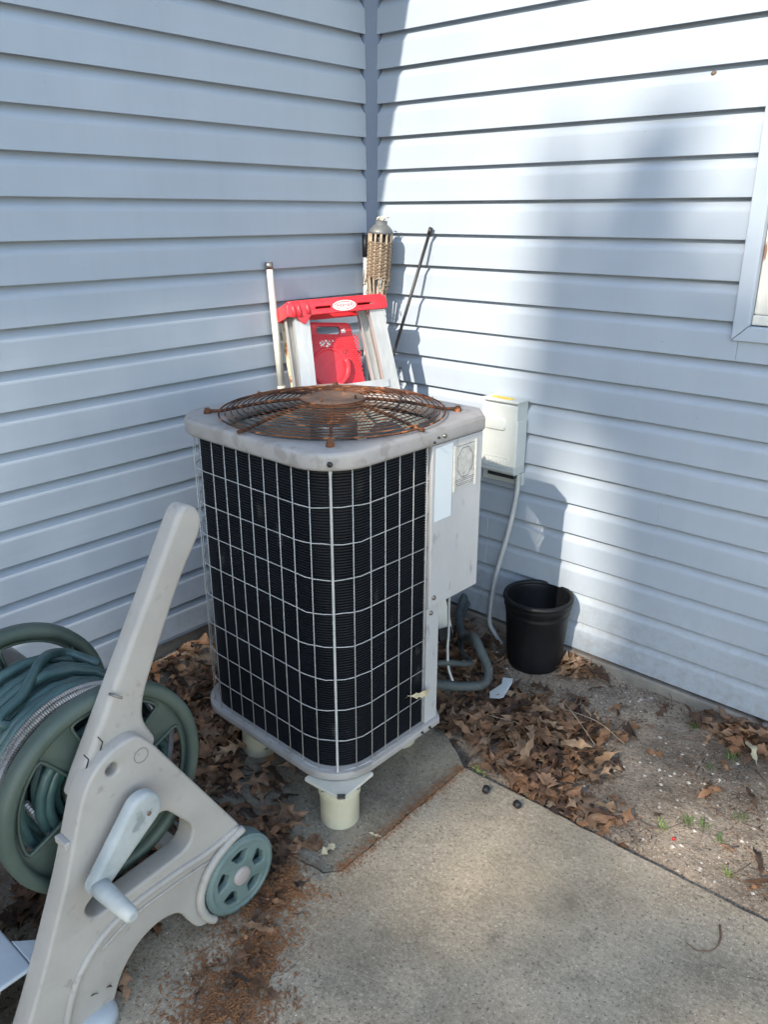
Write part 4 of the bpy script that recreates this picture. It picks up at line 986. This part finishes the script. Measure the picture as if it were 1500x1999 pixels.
def leaf_M(x, y, z, tilt):
    s = rl_.uniform(.45,1.2)
    return Matrix.Translation((x,y,z))@Matrix.Rotation(rl_.uniform(0,6.28),4,'Z')@Matrix.Rotation(rl_.gauss(0,tilt),4,'X')@Matrix.Rotation(rl_.gauss(0,tilt),4,'Y')@Matrix.Scale(s,4)
def on_slab_bad(x, y, nm): return nm in ('A','A2','B','C','D','H') and in_slab(x-.01, y+.015)
for nm, c, rr_, hh, ni, nl, lab, grp in zones:
    made = 0; tries = 0; tot = ni+nl
    while made < tot and tries < tot*20:
        tries += 1
        gx, gy = rl_.gauss(0,.52), rl_.gauss(0,.52)
        if gx*gx+gy*gy > 1.6: continue
        x, y = c[0]+gx*rr_[0], c[1]+gy*rr_[1]
        if not clear(x,y) or on_slab_bad(x,y,nm): continue
        bse = max(gz(x,y) if not in_slab(x,y) else 0, -.02)
        heap = hh*math.exp(-(gx*gx+gy*gy)*1.6)
        if made < nl:
            z = bse+.003+heap*rl_.uniform(0,.85); t_ = rl_.random()
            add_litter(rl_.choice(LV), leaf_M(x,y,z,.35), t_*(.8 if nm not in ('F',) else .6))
        else:
            z = bse+.010+heap*rl_.uniform(.75,1.15)
            o = bpy.data.objects.new('oak_leaf', rl_.choice(LV)); COL.objects.link(o); o.matrix_world = leaf_M(x,y,z,.33 if nm != 'A' else .42)
            tag(o, lab, 'leaf', grp)
        made += 1
# scattered strays
for i in range(40):
    x, y = rl_.uniform(.9,2.1), rl_.uniform(-.75,-.06)
    if clear(x,y) and not in_slab(x,y): add_litter(rl_.choice(LV), leaf_M(x,y,gz(x,y)+.006,.15)@Matrix.Scale(.7,4), rl_.random()*.5)
me = bpy.data.meshes.new('leaf_litter'); me.from_pydata(lit_v, [], lit_f); me.update(); me.polygons.foreach_set('use_smooth', [True]*len(lit_f))
at_ = me.attributes.new('tint','FLOAT','POINT'); at_.data.foreach_set('value', lit_t)
tag(link('leaf_litter', me, M_['leafs']), 'matted brown oak leaf litter around the air conditioner and reel', 'leaf litter', kind='stuff')
# single leaves that stand out
def single(x, y, z, rx, ry, rz, s, lab, m=None, k=0):
    me = LV[k]
    if m: me = LV[k].copy(); me.materials.clear(); me.materials.append(M_[m])
    o = bpy.data.objects.new('oak_leaf', me); COL.objects.link(o); o.location = (x,y,z); o.rotation_euler = (rx,ry,rz); o.scale = (s,s,s); tag(o, lab, 'leaf')
single(1.081,-1.341,.010,R(10),R(-15),R(70),.62,'small pale curled leaf on the concrete in front of the riser','paleleaf',3)
single(1.068,-.949,.288,R(80),R(10),R(80),.72,'tan leaf caught in the wire guard of the air conditioner','paleleaf',5)
single(1.815,-.215,.018,R(8),R(6),R(120),1.1,'large light tan oak leaf lying near the right edge of the soil','paleleaf',1)
single(.985,-1.915,.03,R(20),R(25),R(-60),1.0,'tan oak leaf beside the arch of the reel frame',None,2)
single(1.035,-1.985,.045,R(35),R(-40),R(-80),1.0,'orange brown oak leaf resting on the front foot of the reel',None,6)
single(1.01,-1.93,.022,R(-15),R(20),R(-20),.8,'brown oak leaf under the arch of the reel frame',None,8)
single(1.130,-1.640,.016,R(12),R(20),R(40),.8,'gray brown curled leaf on the debris beside the reel wheel',None,9)
single(1.135,-1.225,.006,R(5),R(5),R(20),.35,'tiny tan leaf fragment on the concrete pad joint','paleleaf',4)
single(.56,-.14,.06,R(25),R(-20),R(160),1.15,'orange brown oak leaf standing by the left foot of the power cable',None,10)
single(1.155,-1.725,.014,R(20),R(0),R(100),.75,'folded light brown leaf on the crumbled debris strip',None,12)
# crumbled seed and bark debris strip
r8 = random.Random(31); mb = MB(); dt = []
def crumb(x, y, z, s):
    a = r8.random()*6.28; l = s*r8.uniform(1,3.2); wv = s*r8.uniform(.35,.8); ca, sa = math.cos(a), math.sin(a); h = s*.5
    p = [(l*ca,l*sa,r8.uniform(-.3,.3)*l),(-wv*sa,wv*ca,0),(-l*ca,-l*sa,r8.uniform(-.3,.3)*l),(wv*sa,-wv*ca,0),(0,0,h)]
    mb.add([(x+q[0],y+q[1],z+q[2]) for q in p], [(0,1,4),(1,2,4),(2,3,4),(3,0,4)]); t_ = r8.choice((.3,.45,.55,.6,.7,.8,.95)); dt.extend([t_]*5)
for i in range(6500):
    t = r8.random(); cxd, cyd = 1.0+.26*t, -1.43-.44*t
    wd = .035+.045*abs(noise.noise(Vector((t*7,0,4))))+.03*t
    off = r8.gauss(0,1)*wd*.8; x, y = cxd+off*.85, cyd+off*.5
    if noise.noise(Vector((x*13,y*13,9))) < -.15 and r8.random() < .75: continue
    crumb(x, y, .0015+max(0,.008*(1-abs(off)/.07))*r8.random(), r8.uniform(.0016,.0044))
for i in range(900):
    crumb(r8.uniform(.88,1.25), r8.uniform(-2.15,-1.45), .001, r8.uniform(.001,.0024))
for i in range(1400):
    t = r8.random(); crumb(1.15+r8.gauss(0,.014)-.004*t, -.83-.56*t, .0008, r8.uniform(.001,.0026))
me = mb.mesh('debris'); at_ = me.attributes.new('tint','FLOAT','POINT'); at_.data.foreach_set('value', dt)
tag(link('debris', me, M_['debris']), 'crumbled orange brown seed debris strip on the concrete by the reel wheel', 'debris', kind='stuff')
lit2_v, lit2_f, lit2_t = lit_v, lit_f, lit_t
lit_v, lit_f, lit_t = [], [], []
for i in range(60):
    t = r8.random(); x, y = 1.0+.24*t+r8.gauss(0,.045), -1.43-.42*t+r8.gauss(0,.03)
    add_litter(rl_.choice(LV), leaf_M(x,y,.008+.008*r8.random(),.3)@Matrix.Scale(r8.uniform(.25,.6),4), r8.random()*.55)
me = bpy.data.meshes.new('leaf_fragments'); me.from_pydata(lit_v, [], lit_f); me.update()
at_ = me.attributes.new('tint','FLOAT','POINT'); at_.data.foreach_set('value', lit_t)
tag(link('leaf_fragments', me, M_['leafs']), 'broken dark leaf pieces among the seed debris on the concrete', 'leaf litter', kind='stuff')
# pebbles and grit in the soil
mb = MB(); pt = []
for i in range(2600):
    x, y = r8.uniform(.5,2.4), r8.uniform(-.85,-.04)
    if in_slab(x,y) or not clear(x,y): continue
    d = noise.noise(Vector((x*3.3,y*3.3,5)))
    if d < -.1 and r8.random() < .7: continue
    s = .0011+.0062*r8.random()**5; z = gz(x,y)
    vs = []
    for q in ((1,0,0),(0,1,0),(-1,0,0),(0,-1,0)): vs.append((x+q[0]*s*r8.uniform(.7,1.5), y+q[1]*s*r8.uniform(.7,1.5), z+s*r8.uniform(-.1,.25)))
    vs.append((x,y,z+s*r8.uniform(.5,1.0))); vs.append((x,y,z-s))
    mb.add(vs, [(0,1,4),(1,2,4),(2,3,4),(3,0,4),(1,0,5),(2,1,5),(3,2,5),(0,3,5)])
tag(mb.build('pebbles', M_['pebble']), 'pale pebbles and grit scattered over the bare soil', 'pebbles', kind='stuff')
mb = MB(); dt = []
for i in range(6500):
    x, y = r8.uniform(.5,2.4), r8.uniform(-.85,-.04)
    if in_slab(x,y) or noise.noise(Vector((x*4,y*4,15))) < -.05: continue
    crumb(x, y, gz(x,y)+.0015, r8.uniform(.001,.0042)); dt[-5:] = [r8.uniform(0,.5)]*5
me = mb.mesh('soil_debris'); at_ = me.attributes.new('tint','FLOAT','POINT'); at_.data.foreach_set('value', dt)
tag(link('soil_debris', me, M_['leafs']), 'dark bark crumbs and stems scattered over the bare soil', 'debris', kind='stuff')
mb = MB()
for i in range(170):
    x, y = r8.choice(((r8.uniform(.9,2.2), r8.uniform(-.8,-.06)), (r8.uniform(.1,.9), r8.uniform(-1.9,-.8)), (r8.uniform(.95,1.5), r8.uniform(-.8,-.3))))
    if (in_slab(x,y) and x > 1.1) or not clear(x,y): continue
    a = r8.random()*6.28; L = r8.uniform(.015,.075); zb = gz(x,y)+r8.uniform(.003,.022); dx, dy = math.cos(a)*L, math.sin(a)*L
    mb.tube([(x-dx,y-dy,zb),(x+r8.gauss(0,.006),y+r8.gauss(0,.006),zb+.004),(x+dx,y+dy,zb+r8.uniform(-.004,.006))], r8.uniform(.0006,.0016), 4)
tag(mb.build('small_twigs', M_['twig']), 'thin brown twigs and stems scattered among the leaves', 'twigs', kind='stuff')
# grass tufts, weed
gl = ['green grass tuft by the red berry, on the sunlit soil','small green tuft right of the sunlit tuft pair','small yellow green tuft left of the red berry','tuft of green grass near the far right, above the weed','spiky green grass tuft near the right edge of the soil','small dark green tuft beside the large tan leaf','dark green tuft under the leaves at the right edge','small green tuft near the siding','yellow green straggling tuft at the lower right of the soil']
gp_ = [(1.769,-.607),(1.805,-.589),(1.718,-.681),(1.864,-.616),(1.878,-.487),(1.736,-.328),(1.768,-.236),(1.622,-.148),(1.92,-.724)]
for lab, (x, y) in zip(gl, gp_):
    mb = MB(); z = gz(x,y)
    for k in range(r8.randint(18,30)):
        a = r8.random()*6.28; L = r8.uniform(.008,.024); bx_, by_ = r8.gauss(0,.008), r8.gauss(0,.008); w_ = .0011
        ca, sa = math.cos(a), math.sin(a)
        mb.add([(bx_-sa*w_,by_+ca*w_,0),(bx_+sa*w_,by_-ca*w_,0),(bx_+ca*L*.5-sa*w_,by_+sa*L*.5+ca*w_,L*.7),(bx_+ca*L*.5+sa*w_,by_+sa*L*.5-ca*w_,L*.7),(bx_+ca*L,by_+sa*L,L*.8)], [(0,1,3,2),(2,3,4)])
    o = mb.build('grass_tuft', M_['weed' if 'yellow' in lab else 'grass']); o.location = (x,y,z-.001); tag(o, lab, 'grass', 'grass tufts in the soil')
wd_ = thing('weed', 'tiny yellow green weed growing at the corner of the concrete walk', 'weed', (1.19,-.815,-.004))
for k in range(26):
    a = r8.random()*6.28; t = k/25; px, py = t*.055-.01+r8.gauss(0,.006), -t*.012+r8.gauss(0,.006); h = r8.uniform(.006,.018); s = r8.uniform(.003,.006)
    mb = MB(); mb.add([(px,py,h),(px+s*math.cos(a),py+s*math.sin(a),h+s*.4),(px+2*s*math.cos(a+.5),py+2*s*math.sin(a+.5),h),(px+s*math.cos(a+1),py+s*math.sin(a+1),h+s*.2)], [(0,1,2,3)]); mb.build('leaflet', M_['weed'], wd_)
# bits and pieces
for i, ((x,y,rz), lab) in enumerate(zip([(1.271,-.884,.3),(1.375,-.878,1.2)], ['small black plug lying on the concrete, nearer the air conditioner','small black plug lying on the concrete, nearer the soil'])):  # two small black plastic caps
    mb = MB(); mb.lathe([(0,.017),(.008,.017),(.0105,.014),(.0115,.0),(0,0)], 12, Matrix.Translation((0,0,.0115))@Matrix.Rotation(R(90),4,'X')@Matrix.Translation((0,0,-.008))); o = mb.build('rubber_plug', M_['cap']); o.location = (x,y,.0); o.rotation_euler = (0,0,rz); tag(o, lab, 'plug', 'black plugs on the concrete')
me = plate_mesh('plastic_scrap', [[(-.055,.03),(-.02,.055),(.0,.045),(.055,-.012),(.048,-.028),(.02,-.052),(-.012,-.04),(-.022,.012)]], .0035, .0008, Matrix.Rotation(R(15),4,'X')); o = link('plastic_scrap', me, M_['scrap']); o.location = (1.03,-.425,.030); o.rotation_euler = (R(8),R(-6),R(-38)); tag(o, 'broken piece of white plastic lying on leaves by the pipes', 'plastic scrap')
mb = MB(); mb.lathe([(0,.006),(.003,.005),(.0045,.001),(.0042,-.002),(.002,-.0045),(0,-.005)], 12); o = mb.build('red_berry', M_['berry']); o.location = (1.765,-.705,gz(1.765,-.705)+.004); tag(o, 'tiny red berry on the sandy soil', 'berry')
tg = thing('twig', 'thin curved twig lying on the concrete near the soil edge', 'twig', (1.95,-.97,.004))
MB().tube(spl([(1.915,-1.015,.004),(1.945,-1.020,.004),(1.972,-.995,.005),(1.975,-.955,.004),(1.960,-.915,.004)], 6), [.0012]*8+[.0016]*8+[.0024]*9, 5).build('stem', M_['twig'], tg, True)
mb = MB(); mb.lathe([(0,.008),(.006,.006),(.009,.0),(.008,-.003)], 8, Matrix.Translation((1.352,-.0125,1.967))@Matrix.Rotation(R(90),4,'X')); tag(mb.build('mud_nest', M_['mud']), 'tiny dark insect nest on the upper right siding', 'nest')
ck_ = thing('cocoon', 'tiny white cocoon hanging from a siding edge at right', 'cocoon', (1.584,-.018,.628))
MB().tube([(1.588,-.016,.640),(1.586,-.020,.630),(1.582,-.021,.618)], [.002,.0036,.0018], 6).build('cocoon_body', M_['silk'], ck_, True)
for i, pts in enumerate([[(1.10,-.62,.055),(1.22,-.60,.062),(1.33,-.59,.05)],[(1.28,-.47,.085),(1.40,-.44,.07),(1.50,-.44,.03)],[(1.22,-.40,.09),(1.33,-.47,.085),(1.44,-.53,.05)]]):
    t = thing('dry_stem', ['pale dry stem across the near side of the leaf heap','pale dry stem on the far right of the leaf heap','pale dry stem slanting over the middle of the leaf heap'][i], 'stem', pts[1], 0, 'dry stems on the leaf heap')
    MB().tube(spl(pts,5), .0011, 4).build('stem', M_['bamboo'], t, True)

# ------------------------------------------------------------------ the oak behind the photographer that shades the yard
e1 = Vector((0,0,1)).cross(SUN).normalized(); e2 = SUN.cross(e1).normalized()
def wallhit(P):          # where the sun ray through P meets the plane of the right wall
    t = -P.y/(-SUN.y) if abs(SUN.y) > 1e-6 else 0
    q = P+SUN*(P.y/-SUN.y); return q.x, q.z
LIT = [(-.6,.62),(-.6,2.7),(1.75,2.7),(1.75,1.95),(1.50,1.72),(1.36,1.86),(1.14,1.86),(1.02,1.55),(.92,1.28),(.88,1.12),(1.0,.92),(1.16,.78),(1.22,.5),(1.24,.22),(1.2,-.05),(1.05,-.06),(.98,.25),(.9,.42),(.62,.44),(.40,.55),(-.04,.55),(-.05,-1.2),(-.6,-1.2)]  # crown leaves shading this outline are dropped, shaping the sunlit area
def inside(x, z, P):
    c = False; j = len(P)-1
    for i in range(len(P)):
        if (P[i][1] > z) != (P[j][1] > z) and x < (P[j][0]-P[i][0])*(z-P[i][1])/(P[j][1]-P[i][1])+P[i][0]: c = not c
        j = i
    return c
# thin spots (x, z on the wall plane, radii, share of leaves left)
def toW(x, y, z): return wallhit(Vector((x,y,z)))
THIN = [(1.58,1.72,.28,.34,.12),(1.9,1.5,.3,.5,.4),(*toW(1.76,-.62,0),.16,.12,.25),(*toW(1.42,-1.25,0),.20,.10,.5),(*toW(1.45,-1.75,0),.22,.10,.5),(1.78,.72,.10,.2,.45),(1.5,1.55,.18,.16,.5),(1.62,1.05,.12,.2,.7)]
tree = thing('oak_tree', 'large leafy oak standing behind the viewer, outside the picture', 'tree', (2.6,-17.5,0))
TC = SUN*20.5+Vector((.6,0,.3))
mb = MB(); base_ = Vector((2.6,-17.5,-.1)); top_ = TC+Vector((.3,0,1.5))
tr = spl([base_, base_+Vector((.1,.1,2.5)), base_+Vector((-.1,.2,5.5)), TC+Vector((.2,-.3,-2.2)), top_], 5)
mb.tube(tr, [.34-.27*i/(len(tr)-1) for i in range(len(tr))], 12)
r9 = random.Random(77); limbs = []
for i in range(16):
    s = tr[8+i % 11]; a = r9.random()*6.28; L = r9.uniform(2.2,4.0); e = s+Vector((math.cos(a)*L, math.sin(a)*L*.8, r9.uniform(.2,1.8)))
    m_ = (s+e)/2+Vector((0,0,r9.uniform(-.2,.4))); hit = [wallhit(q) for q in (m_, e, (m_+e)/2, (s+m_)/2)]
    if any(inside(h[0],h[1],LIT) for h in hit): continue
    mb.tube(spl([s,m_,e],5), [.10-.08*k/10 for k in range(11)], 7)
mb.build('trunk', M_['bark'], tree, True)
lv, lf = [], []
cnt = 0
while cnt < 36000:
    p = Vector((r9.gauss(0,.5), r9.gauss(0,.5), r9.gauss(0,.5)))
    if p.length > 1: continue
    P = TC+Vector((p.x*3.6, p.y*3.0, p.z*3.2))
    cnt += 1
    wx, wz = wallhit(P)
    if inside(wx, wz, LIT) or wx > 2.35 or wx < -1.0: continue
    skip = (wz < -.12 and wx > .95 and r9.random() > .22)
    for tx, tz, ra, rb_, keep in THIN:
        if ((wx-tx)/ra)**2+((wz-tz)/rb_)**2 < 1 and r9.random() > keep: skip = True
    if skip: continue
    s = r9.uniform(.055,.10); q = Vector((r9.gauss(0,1),r9.gauss(0,1),r9.gauss(0,1))).normalized(); a_ = q.orthogonal().normalized(); b_ = q.cross(a_)
    n = len(lv); lv += [tuple(P-a_*s), tuple(P+b_*s*.5), tuple(P+a_*s), tuple(P-b_*s*.5)]; lf.append((n,n+1,n+2,n+3))
me = bpy.data.meshes.new('crown'); me.from_pydata(lv, [], lf); me.update(); link('crown', me, M_['tleaf'], tree, True)

# unseen trees added to cut sky light on the right wall
def sky_block_tree(x, y, h, rx, rz, n, lab, seed):
    r = random.Random(seed); t = thing('oak_tree', lab, 'tree', (x,y,0), 0, 'trees behind the viewer')
    mb = MB(); p = spl([(x,y,-.1),(x+r.uniform(-.2,.2),y,h*.3),(x+r.uniform(-.3,.3),y,h*.6),(x,y,h*.85)], 4); mb.tube(p, [.28-.22*i/(len(p)-1) for i in range(len(p))], 9)
    for i in range(7):
        a = r.random()*6.28; s_ = Vector(p[5+i % 6]); mb.tube([s_, s_+Vector((math.cos(a)*rx*.35, math.sin(a)*rx*.35, .5)), s_+Vector((math.cos(a)*rx*.7, math.sin(a)*rx*.7, 1.3))], [.09,.06,.02], 6)
    mb.build('trunk', M_['bark'], t, True)
    v, f = [], []; c = Vector((x,y,h-rz)); k = 0
    while k < n:
        q = Vector((r.uniform(-1,1), r.uniform(-1,1), r.uniform(-1,1)))
        if q.length > 1 or q.length < .35: continue
        k += 1; P = c+Vector((q.x*rx, q.y*rx, q.z*rz)); s_ = r.uniform(.10,.2); nn = Vector((r.gauss(0,1),r.gauss(0,1),r.gauss(0,1))).normalized(); a_ = nn.orthogonal().normalized(); b_ = nn.cross(a_)
        i = len(v); v += [tuple(P-a_*s_), tuple(P+b_*s_*.55), tuple(P+a_*s_), tuple(P-b_*s_*.55)]; f.append((i,i+1,i+2,i+3))
    me = bpy.data.meshes.new('crown'); me.from_pydata(v, [], f); me.update(); link('crown', me, M_['tleaf'], t, True)
sky_block_tree(2.2,-13.5,5.0,3.4,2.3,5000,'low round oak behind the viewer, below the sun, outside the picture',1)
sky_block_tree(-5.6,-13,11.5,4.2,5.2,7000,'tall oak beyond the left wall behind the viewer, outside the picture',2)
sky_block_tree(-3.2,-9.8,9.0,2.4,3.9,5000,'narrow oak left of the sun behind the viewer, outside the picture',5)
